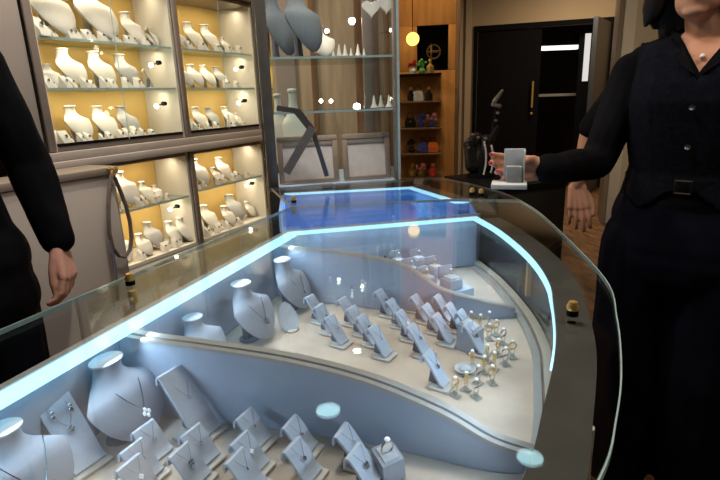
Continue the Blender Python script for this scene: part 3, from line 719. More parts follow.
# ring block
def ringblock():
    t = thing('ring_block', 'x', 'ring holder')
    part('block', MB().loft([[Vector((x, y, z)) for x, z in ((.017, 0), (.014, .026), (-.014, .036), (-.017, 0))] for y in (-.016, .016)]), m_grey, t)
    part('slot_pad', MB().loft([[Vector((x, y, z)) for x, z in ((.011, .0275), (.010, .0295), (-.010, .0365), (-.011, .035))] for y in (-.011, .011)]), m_cap, t)
    return t
p = in_case(388, 474); place('block', ringblock, p, az2rz(150), 'grey ring block at the end of the front cards', 'grey ring blocks', 1)
r = place('ring_s', ring(m_silver), p+Vector((0, 0, .040)), az2rz(150), 'silver ring standing in the front grey ring block', None, 1.0)
# middle compartment: chains of tilted cards
chains = [[(322, 322), (332, 333), (343, 345)], [(355, 325), (365, 335), (375, 345), (387, 357), (400, 369)][:4], [(382, 305), (391, 316), (403, 327), (413, 340), (426, 356), (444, 387)],
          [(415, 311), (427, 322), (439, 333), (450, 344)], [(450, 322), (462, 332), (474, 340), (482, 354)]]
mids = ['nearest the busts', 'second from the busts', 'third from the busts', 'fourth from the busts', 'beside the gold rings']
for ci, ch in enumerate(chains):
    for k, (px, py) in enumerate(ch):
        card_with(px, py, AZC+4, 'cardM', .050, .029, 'slim tilted card, %s from the back in the row %s' % (ORD[k], mids[ci]), kinds[(k+ci) % 6],
                  'tiny pendant on the %s card of the row %s' % (ORD[k], mids[ci]), .6, .5, 'slim tilted cards in the middle compartment', ang=58)
# front-left dish-like stands
for k, (px, py) in enumerate(((292, 331), (306, 303))):
    def mk():
        t = thing('earring_leaf', 'x', 'earring stand')
        rows = []
        for i in range(7):
            v = i/6; w = .020*math.sin(PI*(v*.8+.2))**.7+.001; rows.append([Vector((-.030*v-.006*math.sin(v*3), w*s, .004+.052*v)) for s in (-1, -.5, 0, .5, 1)])
        b = MB(); b.loft([[p for p in r] for r in rows], close=False, caps=False); b2 = [[p+Vector((-.002, 0, -.001)) for p in r] for r in rows]; b.loft(b2, close=False, caps=False)
        part('leaf', b, m_cap, t); part('foot', MB().lathe([(.001, 0), (.014, 0), (.014, .003), (.001, .004)], 14, (-.004, 0, 0)), m_acr, t); return t
    place('leaf', mk, in_case(px, py), az2rz(150), ['curved silver earring stand just behind the front divider', 'curved silver earring stand beside the farthest grey bust'][k], 'curved earring stands', 1)
# acrylic earring risers with drop earrings
for k, (px, py) in enumerate(((328, 300), (343, 299), (355, 305))):
    def mk():
        t = thing('acrylic_riser', 'x', 'earring stand')
        part('stem', MB().tube([(0, 0, .003), (0, 0, .05)], .003, 8), m_acryl, t); part('bar', MB().tube([(0, -.016, .05), (0, .016, .05)], .0028, 8), m_acryl, t)
        part('foot', MB().lathe([(.001, 0), (.013, 0), (.012, .003), (.001, .004)], 14), m_acryl, t); return t
    p = in_case(px, py); place('riser', mk, p, az2rz(AZC), 'clear T-shaped earring riser, %s from the farthest bust' % ORD[k], 'clear earring risers', 1)
    for s_ in (-1, 1):
        R = Matrix.Rotation(az2rz(AZC), 3, 'Z')
        t = place('earr2', lambda: (lambda t: (part('dangle', MB().ball((0, 0, -.006), .0022, 8, 5).ball((0, 0, -.013), .003, 8, 5).ball((0, 0, -.021), (.0035, .0035, .005), 8, 5), m_gem, t), part('hook', MB().torus((0, 0, -.001), .003, .0005, 'x', 10, 4), m_silver, t), t)[2])(thing('drop_earring', 'x', 'earring')),
                  p + R @ Vector((.001, .013*s_, .048)), 0, 'sparkling drop earring on the %s clear riser, %s end' % (ORD[k], 'near' if s_ < 0 else 'far'), 'sparkling drop earrings')
# black-lined mirror tiles between the busts
for k, (px, py, az, h) in enumerate(((215, 334, 60, .06), (262, 308, 100, .05))):
    def mk():
        t = thing('dark_easel_card', 'x', 'jewellery stand')
        part('card', MB().bbox(-.002, .002, -.02, .02, .004, 1.0*.055, .001, Matrix.Rotation(math.radians(-18), 3, 'Y')), m_grey2, t)
        part('leg', MB().tube([(-.014, 0, .04), (-.035, 0, .002)], .002, 6), m_black, t); part('ledge', MB().box(-.002, .006, -.02, .02, .0005, .004), m_grey2, t); return t
    place('dcard', mk, in_case(px, py), az2rz(az), ['small dark card between the cap-only bust and the flower pendant bust', 'small dark card between the two farthest grey busts'][k], 'dark cards among the busts', 1)
# gold rings on clear stands
rings_px = sorted([(471, 327), (463, 316), (480, 330), (489, 327), (496, 336), (503, 345), (489, 340), (512, 358), (498, 356), (487, 362), (484, 374), (494, 370), (478, 384), (466, 391), (455, 396), (472, 368), (492, 384), (505, 365), (476, 398)], key=lambda q: q[1])
for k, (px, py) in enumerate(rings_px):
    p = in_case(px, py); rz = az2rz(random.uniform(120, 175))
    w = ['nearest the back divider', 'nearest the front divider'][py > 360]
    place('rstand', ringstand, p, rz, 'clear ring stand in the gold ring cluster, %s from the back, %s' % (ORD[k], w), 'clear ring stands', .78)
    gold = k % 4 != 2
    place('ring_g' if gold else 'ring_s', ring(m_gold if gold else m_silver), p+Vector((0, 0, .0245)), rz,
          '%s ring with a stone on the %s clear stand from the back' % ('gold' if gold else 'silver', ORD[k]), 'rings beside the tilted cards', .8)
# open ring pillow block and small dish near the cluster
p = in_case(465, 372)
def dish():
    t = thing('ring_dish', 'x', 'ring holder')
    part('bowl', MB().lathe([(.004, 0), (.016, .002), (.024, .010), (.0225, .011), (.014, .005), (.002, .004)], 20), m_cap, t); part('mound', MB().ball((0, 0, .009), (.012, .012, .006)), m_cap, t); return t
place('dish', dish, p, 0, 'small round pale grey ring dish among the gold rings', None, .8)
p = in_case(470, 348); place('block', ringblock, p, az2rz(130), 'tall grey ring block at the end of the last card row', 'grey ring blocks', (1.2, 1.2, 1.5))
# back compartment ring boxes
def ringbox(m):
    def f():
        t = thing('ring_box', 'x', 'ring box')
        part('base', MB().bbox(-.016, .016, -.015, .015, 0, .020, .002), m, t)
        part('cushion', MB().bbox(-.012, .012, -.011, .011, .019, .024, .002), m_cap if m is not m_black else m_grey2, t)
        part('lid', MB().bbox(-.0205, -.0165, -.015, .015, .014, .040, .001), m, t); return t
    return f
bx = [((386, 261), 'black', 'black ring box, the only black one behind the back divider'), ((399, 268), 'grey', 'grey ring box beside the black ring box'), ((412, 277), 'grey', 'grey ring box in the front line, second after the black box'),
      ((427, 286), 'grey', 'grey ring box in the front line next to the tall end box'), ((419, 266), 'grey', 'grey ring box first in the rear line behind the divider'), ((435, 275), 'grey', 'grey ring box in the middle of the rear line'), ((451, 288), 'grey', 'tall grey ring box at the open end of both lines')]
ZR = .862
ra_, rb_ = at(379, 259, ZR), at(458, 292, ZR); rd = (rb_-ra_); rd.z = 0; rl_ = rd.length; rd.normalize(); rn = Vector((-rd.y, rd.x, 0))
part('riser', MB().prism([v for v in (ra_-rn*.02, rb_-rn*.02, rb_+rn*.05, ra_+rn*.035)], ZF+.001, ZR-.001), m_lining, CT, co, label='low grey riser under the ring boxes')
for k, (pp, c, lab) in enumerate(bx):
    p = in_case(*pp, ZR); place('box_'+c, ringbox(m_black if c == 'black' else m_grey), p, az2rz(150), lab, 'ring boxes behind the back divider', 1.1 if k < 6 else 1.25)
    place('ring_g' if k % 2 else 'ring_s', ring(m_gold), p+Vector((0, 0, .0345+(.004 if k == 6 else 0))), az2rz(150), '%s ring standing in the %s box behind the back divider' % ('gold' if k % 2 else 'silver', ORD[k]), 'rings in the back boxes', .65)

# ------------------------------------------------------------------ goods on the wall shelves
def mk_blockstand():
    t = thing('small_earring_stand', 'x', 'jewellery stand')
    part('block', MB().loft([[Vector((x, y, z)) for x, z in ((.35, 0), (.30, .25), (-.20, .9), (-.3, 1.0), (-.35, 0))] for y in (-.35, .35)]), m_white, t)
    part('bead', MB().ball((.16, 0, .62), .13, 8, 5), m_silver, t); return t
def mk_easelcard():
    f = mk_panel(.085, .05, 'ivory', 66); t = f(); t['category'] = 'jewellery stand'; return t
FW = ROTW - PI/2   # facing out of the cabinets
shelf_sets = [
 ('top shelf of the staff-side tall cabinet', Z1, 0, [('b', 57, .235, .10), ('b', 90, .25, .10), ('b', 117, .15, .09), ('b', 138, .09, .07)], [(33, .075), (41, .06), (71, .05), (79, .055), (87, .045), (95, .05), (103, .045), (109, .05), (116, .045), (128, .04), (146, .045)], [157]),
 ('middle shelf of the staff-side tall cabinet', Z2, 0, [('b', 56, .095, .07), ('b', 70, .165, .12), ('b', 95, .16, .11), ('s', 115, .155, .11)], [(47, .05), (66, .05), (86, .045), (105, .05), (127, .05), (133, .035), (139, .05), (145, .035)], [154]),
 ('bottom shelf of the staff-side tall cabinet', Z3+.001, 0, [('b', 56, .085, .07), ('b', 81, .155, .11), ('b', 104, .15, .11), ('s', 122, .145, .11)], [(66, .06), (73, .045), (92, .045), (113, .04), (131, .05), (139, .055), (147, .04), (156, .035)], []),
 ('top shelf of the tower-side tall cabinet', Z1, 1, [('b', 183, .10, .06), ('b', 195, .15, .11), ('b', 211, .15, .11), ('b', 228, .09, .08)], [(189, .045), (202, .05), (217, .045), (222, .05), (235, .045), (240, .05)], []),
 ('middle shelf of the tower-side tall cabinet', Z2, 1, [('b', 187, .12, .06), ('b', 196, .125, .09), ('b', 207, .125, .10), ('s', 218, .12, .10)], [(226, .04), (231, .05), (236, .035), (240, .045)], []),
 ('bottom shelf of the tower-side tall cabinet', Z3+.001, 1, [('b', 192, .09, .06), ('b', 202, .125, .09), ('s', 215, .12, .12), ('b', 224, .12, .09), ('b', 238, .08, .09)], [(197, .05), (209, .045), (230, .045), (244, .035)], []),
 ('upper shelf of the loop-side low cabinet', .816, 2, [('b', 128, .165, .09), ('b', 149, .10, .08), ('b', 160, .07, .08)], [(116, .045), (140, .05), (155, .04), (168, .035)], []),
 ('lower shelf of the loop-side low cabinet', .5545, 2, [('b', 124, .14, .08), ('b', 134, .11, .05), ('s', 150, .14, .11), ('b', 157, .12, .08)], [(142, .05), (165, .045), (171, .04), (176, .05), (182, .04)], []),
 ('upper shelf of the tower-side low cabinet', .831, 3, [('b', 201, .15, .10), ('b', 213, .09, .06), ('b', 225, .135, .10)], [(196, .05), (219, .045), (234, .045), (240, .05), (247, .04)], []),
 ('lower shelf of the tower-side low cabinet', .5545, 3, [('b', 203, .13, .06), ('b', 212, .14, .10), ('b', 222, .145, .11), ('b', 233, .12, .06), ('s', 247, .165, .12), ('b', 254, .10, .08)], [(208, .05), (218, .05), (228, .05), (240, .045)], []),
]
bays = [UA, UB, UA, UB]
BW = {'b': 'ivory', 's': 'silver'}
for name, z, bi, bs, small, easels in shelf_sets:
    lo_, hi_ = bays[bi]
    def upos(px, off):
        # use the sight line at the shelf's own height
        lo2, hi2 = -50, 400
        for _ in range(40):
            mid_ = (lo2+hi2)/2
            if onwall(px, mid_, off)[1] > z: lo2 = mid_
            else: hi2 = mid_
        return onwall(px, (lo2+hi2)/2, off)[0]
    nb = len(bs); us = [upos(b_[1], b_[3]) for b_ in bs]; hf = [.44*b_[2] for b_ in bs]
    for k in range(nb): us[k] = max(us[k], lo_+.022+hf[k] if k == 0 else us[k-1]+hf[k-1]+hf[k]+.003)
    for k in range(nb-1, -1, -1): us[k] = min(us[k], hi_-.022-hf[k] if k == nb-1 else us[k+1]-hf[k+1]-hf[k]-.003)
    for k, (st, px, h, off) in enumerate(bs):
        u = us[k]; off = min(max(off+.03, .58*h+.014), .232-.2*h) - .03
        place(('bust', BW[st]), mk_bust(BW[st]), wallpt(u, off+.03, z+.001), FW+.05, '%s necklace bust, %s of %d from the left, %s' % ({'b': 'ivory', 's': 'silver-grey'}[st], ORD[k], nb, name), 'busts on the '+name, (h, h*.80, h))
    extra = [((a[0]+b_[0])/2, .036+.01*(q % 2)) for q, (a, b_) in enumerate(zip(small, small[1:])) if b_[0]-a[0] > 7.5]
    keep = []; last = -9
    for px, h in sorted(small+extra):
        u = max(upos(px, .03), lo_+.022+.4*h)
        if u - last < .022 or u > hi_-.02-.4*h: continue
        keep.append((u, h)); last = u
    for k, (u, h) in enumerate(keep[:19]):
        off = .028 + .022*(k % 2)
        place('bstand', mk_blockstand, wallpt(u, off, z+.001), FW+.3+random.uniform(-.3, .3), 'small ivory stand, %s from the left, %s' % (ORD[k], name), 'small stands on the '+name, h)
    for px in easels:
        u = min(upos(px, .06), hi_-.05); place('ecard', mk_easelcard, wallpt(u, .06, z+.001), FW+1.0, 'pale upright card at the end of the '+name, 'upright cards in the wall cabinet', 1)

# ------------------------------------------------------------------ wooden unit and trinkets behind
wa, wb = far(404, 100, 4.1), far(455, 100, 4.1); wx = Vector((wb.x-wa.x, wb.y-wa.y, 0)); wl = wx.length; wx.normalize(); rw = math.atan2(wx.y, wx.x); wn = Vector((-wx.y, wx.x, 0))
wo = Vector((wa.x, wa.y, 0)) - wx*.55
T = thing('wooden_wall_unit', 'tall orange-brown wooden unit with a black niche beside the door', 'shelving', tuple(wo), rw)
X1 = wl+.55
def wz(px, py, off=0.0):
    v = ray(px, py); q = wo + wn*off; t = q.dot(wn)/Vector((v.x, v.y, 0)).dot(wn); p = v*t; return (Vector((p.x, p.y, 0))-wo).dot(wx), p.z+H
nx0, nz1 = wz(417, 26); nx1, nz0 = wz(448, 70)
part('panel', MB().bbox(0, X1, 0, .03, 0, nz0, .003).bbox(0, X1, 0, .03, nz1, 2.75, .003).bbox(0, nx0, 0, .03, nz0+.0005, nz1-.0005, .003).bbox(nx1, X1, 0, .03, nz0+.0005, nz1-.0005, .003), m_wood, T)
part('niche', MB().box(nx0, nx1, .25, .26, nz0, nz1).box(nx0-.01, nx0, .031, .26, nz0, nz1).box(nx1, nx1+.01, .031, .26, nz0, nz1).box(nx0, nx1, .031, .26, nz0-.01, nz0).box(nx0, nx1, .031, .26, nz1, nz1+.01), m_black, T)
part('side_panel', MB().bbox(X1, X1+.03, 0, .35, 0, 2.75, .004), m_brown, T)
part('light_switch', MB().bbox(X1+.031, X1+.04, .1, .16, 1.15, 1.3, .003), m_cream, T)
shz = []
for py in (74, 101, 127, 152, 176):
    x, z = wz(422, py, -.1); shz.append(z)
    part('shelf', MB().bbox(wz(392, py)[0], wz(441, py)[0], -.22, -.001, z-.012, z, .003), m_black if py < 100 else m_brown, T)
m_col = {n: mat('trinket_'+n, c, .35, me, var=.15, scale=60) for n, c, me in (('red', (.55, .04, .03), 0), ('green', (.08, .25, .06), 0), ('orange', (.75, .14, .02), 0), ('blue', (.05, .06, .25), 0), ('white', (.6, .55, .48), 0), ('gold', (.7, .45, .15), .8), ('black', (.015, .012, .012), 0), ('pink', (.6, .2, .22), 0))}
def mk_vase(c1, c2):
    def f():
        t = thing('flower_vase', 'x', 'vase')
        part('vase', MB().lathe([(.01, 0), (.028, 0), (.036, .03), (.022, .055), (.026, .065), (.02, .064)], 14), m_col[c1], t)
        b = MB(); r = random.Random(hash(c2) % 97 if False else len(c2)*13)
        for _ in range(12): b.ball((r.uniform(-.04, .04), r.uniform(-.03, .03), r.uniform(.075, .13)), r.uniform(.012, .02), 8, 6)
        part('blossom', b, m_col[c2], t)
        b = MB()
        for _ in range(6): b.tube([(0, 0, .05), (r.uniform(-.04, .04), r.uniform(-.03, .03), .11)], .003, 5)
        part('stem', b, m_col['green'], t); return t
    return f
def mk_bag(c):
    def f():
        t = thing('small_handbag', 'x', 'bag')
        part('pouch', MB().loft([[Vector((x*w, y*d, z)) for x, y in ((-1, -1), (0, -1.25), (1, -1), (1, 1), (0, 1.25), (-1, 1))] for z, w, d in ((0, .045, .02), (.03, .05, .026), (.07, .04, .018), (.085, .032, .008))]), m_col[c], t)
        part('strap', MB().tube([(-.03, 0, .08), (-.022, 0, .115), (0, 0, .128), (.022, 0, .115), (.03, 0, .08)], .004, 6), m_col['black'], t)
        part('clasp', MB().ball((0, -.028, .05), .007, 8, 5), m_gold, t); return t
    return f
def mk_bottle(c):
    def f():
        t = thing('ornament_bottle', 'x', 'bottle')
        part('flask', MB().lathe([(.01, 0), (.028, .002), (.03, .05), (.012, .068), (.010, .08)], 14), m_col[c], t); part('stopper', MB().ball((0, 0, .092), .015, 10, 6), m_col['gold'], t); return t
    return f
tr = [(413, 0, 'vase', ('white', 'red'), 'white vase of red flowers below the glowing yellow lamp'), (422, 0, 'vase', ('green', 'green'), 'green leafy vase on the top shelf of the wooden unit'),
      (430, 0, 'bottle', 'gold', 'gold flask at the end of the wooden unit top shelf'),
      (411, 1, 'bottle', 'black', 'black flask on the second shelf of the wooden unit'), (418, 1, 'bag', 'white', 'cream handbag on the second shelf of the wooden unit'), (429, 1, 'bottle', 'black', 'black flask beyond the cream handbag'),
      (410, 2, 'bag', 'black', 'black handbag on the third shelf of the wooden unit'), (421, 2, 'vase', ('blue', 'blue'), 'blue flower vase on the third shelf of the wooden unit'), (432, 2, 'vase', ('blue', 'pink'), 'blue vase of pink flowers, third shelf end'),
      (411, 3, 'vase', ('black', 'black'), 'black foliage vase on the fourth shelf of the wooden unit'), (423, 3, 'bag', 'blue', 'navy handbag on the fourth shelf beside the orange one'), (433, 3, 'bag', 'orange', 'orange handbag on the fourth shelf of the wooden unit'),
      (412, 4, 'bottle', 'gold', 'gold flask on the lowest shelf, next to the tower'), (421, 4, 'vase', ('gold', 'pink'), 'gold vase of pink flowers on the lowest shelf'), (433, 4, 'bottle', 'red', 'red flask on the lowest shelf of the wooden unit')]
for px, si, kd, c, lab in tr:
    x, _ = wz(px, 100, -.12); p = wo + wx*x - wn*.12 + Vector((0, 0, shz[si]+.001))
    mk = {'vase': lambda: mk_vase(*c), 'bag': lambda: mk_bag(c), 'bottle': lambda: mk_bottle(c)}[kd]()
    place((kd, c), mk, p, rw+random.uniform(-.3, .3), lab, 'ornaments on the wooden unit', {'vase': .72, 'bag': .85, 'bottle': .95}[kd])
x, z = wz(413, 40, -.1); p = wo+wx*x-wn*.17
t = thing('globe_lamp', 'round glowing yellow lamp hanging above the wooden unit shelf', 'lamp', (p.x, p.y, z), rw)
part('globe', MB().ball((0, 0, 0), .046, 16, 10), emit('yellow_globe', (1, .62, .12), 2.4), t); part('cord', MB().tube([(0, 0, .045), (0, 0, 2.79-z)], .003, 6), m_black, t)
x, z = wz(431, 46, .1); p = wo+wx*x+wn*.12
t = thing('wire_sculpture', 'gold wire ball sculpture standing in the black niche', 'sculpture', (p.x, p.y, nz0+.001), rw)
b = MB()
for a in range(4): b.torus((.08*math.sin(a)*.3, 0, .14), .055-.006*a, .006, 'xyz'[a % 3], 20, 6)
part('rings', b, m_col['gold'], t); part('foot', MB().lathe([(.01, 0), (.05, 0), (.045, .015), (.012, .02), (.01, .09)], 14), m_black, t)

# black side counter with necklace stand
bc = [Vector((.50, 2.93, 0)), Vector((.68, 2.50, 0)), Vector((1.08, 2.67, 0)), Vector((.9, 3.1, 0))]
t = thing('black_side_counter', 'black side counter behind the woman with the necklace stand on it', 'counter', tuple(bc[0]))
part('top', MB().prism([p + (p-Vector((.8, 2.8, 0)))*.03 for p in bc], .82, .85), m_black, t, bc[0]); part('cabinet', MB().prism(bc, 0, .819), m_body, t, bc[0])
p = at(481, 176, .85); p.z = .851; D = p.xy.length
sc = p.xy.length/520*1.02
t = thing('black_necklace_stand', 'black figurine-like stand hung with silver bead strands and ornaments', 'jewellery stand', tuple(p), -.22)
part('base', MB().lathe([(.005, 0), (.075, 0), (.075, .012), (.03, .02), (.02, .03)], 18), m_black, t)
part('neck_form', MB().cap((-.045, 0, .06), .045, (-.065, 0, .17), .032).cap((-.065, 0, .17), .035, (-.03, 0, .21), .03).cap((.03, .01, .06), .04, (.02, .01, .19), .035).cap((0, 0, .03), .03, (0, 0, .12), .045).cap((.04, 0, .18), .022, (.075, 0, .26), .014), mat('gloss_black', (.012, .011, .012), .25, var=.3, scale=50, bump=.6), t)
part('arm', MB().tube([(.05, 0, .18), (.062, 0, .28), (.075, 0, .38), (.085, 0, .44)], [.016, .012, .009, .006], 8), m_black, t)
b = MB()
for x0, y0, z0, z1 in ((.012, -.06, .19, .02), (.05, -.055, .17, .03)):
    for i in range(15): v = i/14; b.ball((x0+.012*math.sin(v*3), y0-.004, z0+(z1-z0)*v), .0062, 6, 4)
part('bead_strand', b, mat('pearl_beads', (.75, .73, .70), .2, .3, var=.1), t)
m_dull = mat('dull_silver', (.42, .40, .37), .3, .8, var=.2)
part('ornament', MB().cap((.06, -.01, .40), .014, (.098, -.01, .455), .007), m_dull, t)
part('ornament', MB().cap((.05, -.01, .385), .010, (.085, -.01, .375), .012), m_dull, t)
for q in ((-.08, -.04, .20), (-.05, -.045, .23), (-.02, -.05, .215), (.02, -.04, .21), (.07, -.015, .30), (.078, -.015, .34), (-.07, -.045, .16)): part('ornament', MB().ball(q, (.010, .006, .008), 8, 5), m_dull, t)


# ------------------------------------------------------------------ people
def remeshed(name, mb, m, parent, off, vox, smooth=6, cut=None, thick=None, disp=0.0, snap=None):
    me = mb.mesh(name, off, smooth=False); o = bpy.data.objects.new(name, me); C.objects.link(o)
    r = o.modifiers.new('r', 'REMESH'); r.mode = 'VOXEL'; r.voxel_size = vox
    if smooth: s = o.modifiers.new('s', 'SMOOTH'); s.factor = .5; s.iterations = smooth
    dg = bpy.context.evaluated_depsgraph_get(); ev = o.evaluated_get(dg); me2 = bpy.data.meshes.new_from_object(ev)
    bpy.data.objects.remove(o); bpy.data.meshes.remove(me)
    O = Vector(off)
    if disp:
        nrm = [v.normal.copy() for v in me2.vertices]
        for v, vn in zip(me2.vertices, nrm):
            w = v.co + O; d = noise.noise(Vector((w.x*9, w.y*9, w.z*4)))*disp + noise.noise(Vector((w.x*24, w.y*24, w.z*9)))*disp*.4
            v.co += vn*d
    if cut or thick:
        bm = bmesh.new(); bm.from_mesh(me2)
        if cut: bmesh.ops.delete(bm, geom=[v for v in bm.verts if cut(v.co+O)], context='VERTS')
        if snap:
            for v in bm.verts:
                if v.is_boundary: v.co = snap(v.co+O)-O
        if thick: bmesh.ops.solidify(bm, geom=bm.faces[:], thickness=thick)
        bm.to_mesh(me2); bm.free()
    for p in me2.polygons: p.use_smooth = True
    me2.name = name; me2.materials.clear(); me2.materials.append(m); return link(name, me2, None, parent)
def hand(b, wrist, a, n, th, curls, spread=.10, L=.95, thumb=None, tips=None):
    """a: towards the fingers, n: palm normal, th: thumb side (unit vectors)"""
    wrist, a, n, th = Vector(wrist), Vector(a).normalized(), Vector(n).normalized(), Vector(th).normalized()
    lens = [(.040, .024, .019), (.044, .027, .020), (.041, .025, .019), (.033, .019, .017)]
    for k in range(4):
        o = (1.5-k)*.0195*L; kn = wrist + a*.088*L*(1-.03*abs(k-1)) + th*o
        b.cap(wrist + th*o*.6 + a*.012, .0150*L, kn, .0112*L)
        d = (a + th*(1.5-k)*spread).normalized(); p = kn; c = 0; r = [.0092, .0095, .0090, .0080][k]*L
        for s in range(3):
            c += curls[k][s]; dd = (d*math.cos(c) + n*math.sin(c)).normalized(); q = p + dd*lens[k][s]*L
            b.cap(p, r*(1-.06*s), q, r*(.94-.07*s), 10); p = q
            if s == 2 and tips is not None: tips.append((p, dd, (n*math.cos(c) - d*math.sin(c))))
    b.cap(wrist + n*.008 + th*.012 + a*.02, .017*L, wrist + n*.008 + th*.020 + a*.055, .013*L)
    t0 = wrist + th*.022*L + a*.028*L + n*.006
    tv = thumb or [(a*.6 + th*.75 + n*.3), (a*.85 + th*.4 + n*.4), (a*.95 + th*.1 + n*.4)]
    for s, (v, l) in enumerate(zip(tv, (.038, .032, .026))):
        q = t0 + Vector(v).normalized()*l*L; b.cap(t0, [.0145, .0115, .0105][s]*L, q, [.0115, .0105, .0085][s]*L, 10); t0 = q
    if tips is not None: tips.append((t0, Vector(tv[-1]).normalized(), -Vector(n)))
    return b
def torso(b, X, g=0.0):                  # X(f, r, z) -> world
    prof = ((.93, -.01, .165, .11), (1.0, 0, .150, .105), (1.08, .0, .135, .095), (1.17, .005, .150, .105), (1.26, .01, .162, .112), (1.335, 0, .150, .095))
    fine = []
    for p_, q_ in zip(prof, prof[1:]):
        for i in range(5): fine.append([p_[k]+(q_[k]-p_[k])*i/5 for k in range(4)])
    for z, f, w, d in fine + [list(prof[-1])]:
        w += g; d += g; c0, c1 = X(f, -(w-d), z), X(f, (w-d), z); b.cap(c0, d, c1, d, 16)
    b.cap(X(-.01, 0, 1.40), .05+g, X(-.01, .135, 1.362), .045+g); b.cap(X(-.01, 0, 1.40), .05+g, X(-.01, -.135, 1.362), .045+g); b.cap(X(-.005, 0, 1.38), .062+g, X(.01, 0, 1.44), .055+g*.5)
# --- the woman with the ring box
Cw = far(690, 188, 1.66); Cw = Vector((Cw.x, Cw.y, 0)); Fw = Vector((-Cw.x, -Cw.y, 0)).normalized(); Rw_ = Vector((Fw.y*1, -Fw.x, 0)); Rw_ = Rw_ if Rw_.x < 0 else -Rw_
Fw = (Fw + Rw_*.12).normalized(); Rw_ = (Rw_ - Fw*Rw_.dot(Fw)).normalized()
def X(f, r, z): return Cw + Fw*f + Rw_*r + Vector((0, 0, z))
woff = (Cw.x, Cw.y, 0)
W = thing('person', 'woman in black shirt, waistcoat and dark trousers holding out a white ring box', 'person', woff)
sh, el = X(-.01, .170, 1.335), X(.09, .222, 1.10); wr = far(546, 169, 1.36)
hb = far(516, 172, 1.31)
shL, elL, wrL = X(-.01, -.175, 1.365), X(-.02, -.25, 1.12), X(.06, -.26, .90)
b = MB(); torso(b, X)
b.cap(X(.01, 0, 1.40), .050, X(.02, .018, 1.49), .046)
hc = X(.035, .028, 1.566)
def ell(b, c, rf, rr, rz_, n=16, m=10):
    rings = []
    for i in range(m+1):
        t_ = PI*i/m; q = max(math.sin(t_), .03); rings.append([c + Fw*rf*q*math.cos(2*PI*k/n) + Rw_*rr*q*math.sin(2*PI*k/n) - Vector((0, 0, rz_*math.cos(t_))) for k in range(n)])
    b.loft(rings)
ell(b, hc+Vector((0, 0, .01)), .088, .072, .108); ell(b, hc+Fw*.032+Vector((0, 0, -.065)), .050, .050, .050); ell(b, hc+Fw*.060+Vector((0, 0, -.094)), .020, .028, .018)
b.cap(hc+Fw*.085+Vector((0, 0, .015)), .008, hc+Fw*.104+Vector((0, 0, -.022)), .012)
for s_ in (-1, 1):
    b.cap(hc+Rw_*s_*.072+Vector((0, 0, .01)), .012, hc+Rw_*s_*.072+Vector((0, 0, -.02)), .009)
    b.cap(hc+Fw*.078+Rw_*s_*.018+Vector((0, 0, -.02)), .014, hc+Fw*.055+Rw_*s_*.045+Vector((0, 0, -.02)), .02)
for a_0, a_1 in ((sh, el), (shL, elL)): b.cap(a_0, .044, a_1, .034)
b.cap(el, .034, wr, .023); b.cap(elL, .034, wrL, .023)
for s_ in (-1, 1):
    b.cap(X(0, s_*.085, .90), .085, X(.01, s_*.09, .50), .055); b.cap(X(.01, s_*.09, .50), .052, X(-.02, s_*.095, .09), .036); b.cap(X(-.02, s_*.095, .05), .034, X(.12, s_*.105, .03), .028)
# right hand round the ring box: fingers pass behind the box, thumb on the near side
av = (far(508, 168, 1.34)-wr).normalized(); camv = (Vector((0, 0, H))-hb).normalized()
nv = (camv - av*camv.dot(av)).normalized(); thv = Vector((0, 0, 1)); thv = (thv - av*thv.dot(av) - nv*thv.dot(nv)).normalized()
tips = []
hand(b, wr + av*.008, av, nv, thv, [(.30, .6, .45), (.35, .7, .45), (.5, .8, .5), (.7, .9, .5)], .05, .92,
     thumb=[av*.7+thv*.0+nv*.9, av*.9+nv*.5-thv*.5, av*.8+nv*.05-thv*.6], tips=tips)
tipsL = []
hand(b, wrL, Vector((0, 0, -1))+Fw*.2, Rw_, Fw, [(.3, .4, .3)]*4, .05, .92, tips=None)
remeshed('body', b, m_skin, W, woff, .0042, 4)
# nails
b = MB()
for (p, d_, nn) in tips: b.cap(p-d_*.003-nn*.0035, .0052, p+d_*.004-nn*.003, .0045, 8)
part('fingernails', b, m_nail, W, woff)
# face
b = MB()
for s_ in (-1, 1): b.ball(hc+Fw*.080+Rw_*s_*.030+Vector((0, 0, .022)), .012)
part('eyes', b, m_white, W, woff)
b = MB()
for s_ in (-1, 1): b.ball(hc+Fw*.089+Rw_*s_*.030+Vector((0, 0, .022)), .006)
part('iris', b, m_black, W, woff)
b = MB(); ell(b, hc+Fw*.081+Vector((0, 0, -.049)), .010, .024, .0055); ell(b, hc+Fw*.080+Vector((0, 0, -.059)), .011, .020, .007)
part('lips', b, m_lips, W, woff)
b = MB(); ell(b, hc+Vector((0, 0, .03))-Fw*.015, .100, .088, .115)
for s_ in (-1, 1):
    for k in range(6):
        a0 = hc+Rw_*s_*(.070+.004*k)+Fw*(.025-.02*k)+Vector((0, 0, .05)); a1 = hc+Rw_*s_*(.100+.003*k)+Fw*(.018-.02*k)+Vector((0, 0, -.075)); a2 = hc+Rw_*s_*(.112-.006*(k % 3))+Fw*(.020-.02*k)+Vector((0, 0, -.112+.008*(k % 2)))
        b.cap(a0, .028, a1, .024); b.cap(a1, .024, a2, .008)
for k in range(-2, 3): b.cap(hc-Fw*.07+Rw_*k*.03+Vector((0, 0, .04)), .04, hc-Fw*.085+Rw_*k*.035+Vector((0, 0, -.13)), .03)
def hcut(c):
    q = c-hc; f, r, z = q.dot(Fw), q.dot(Rw_), q.z
    return f > .045 and abs(r) < .074 and z < .085
remeshed('hair', b, m_hair, W, woff, .005, 2, cut=hcut, disp=.012)
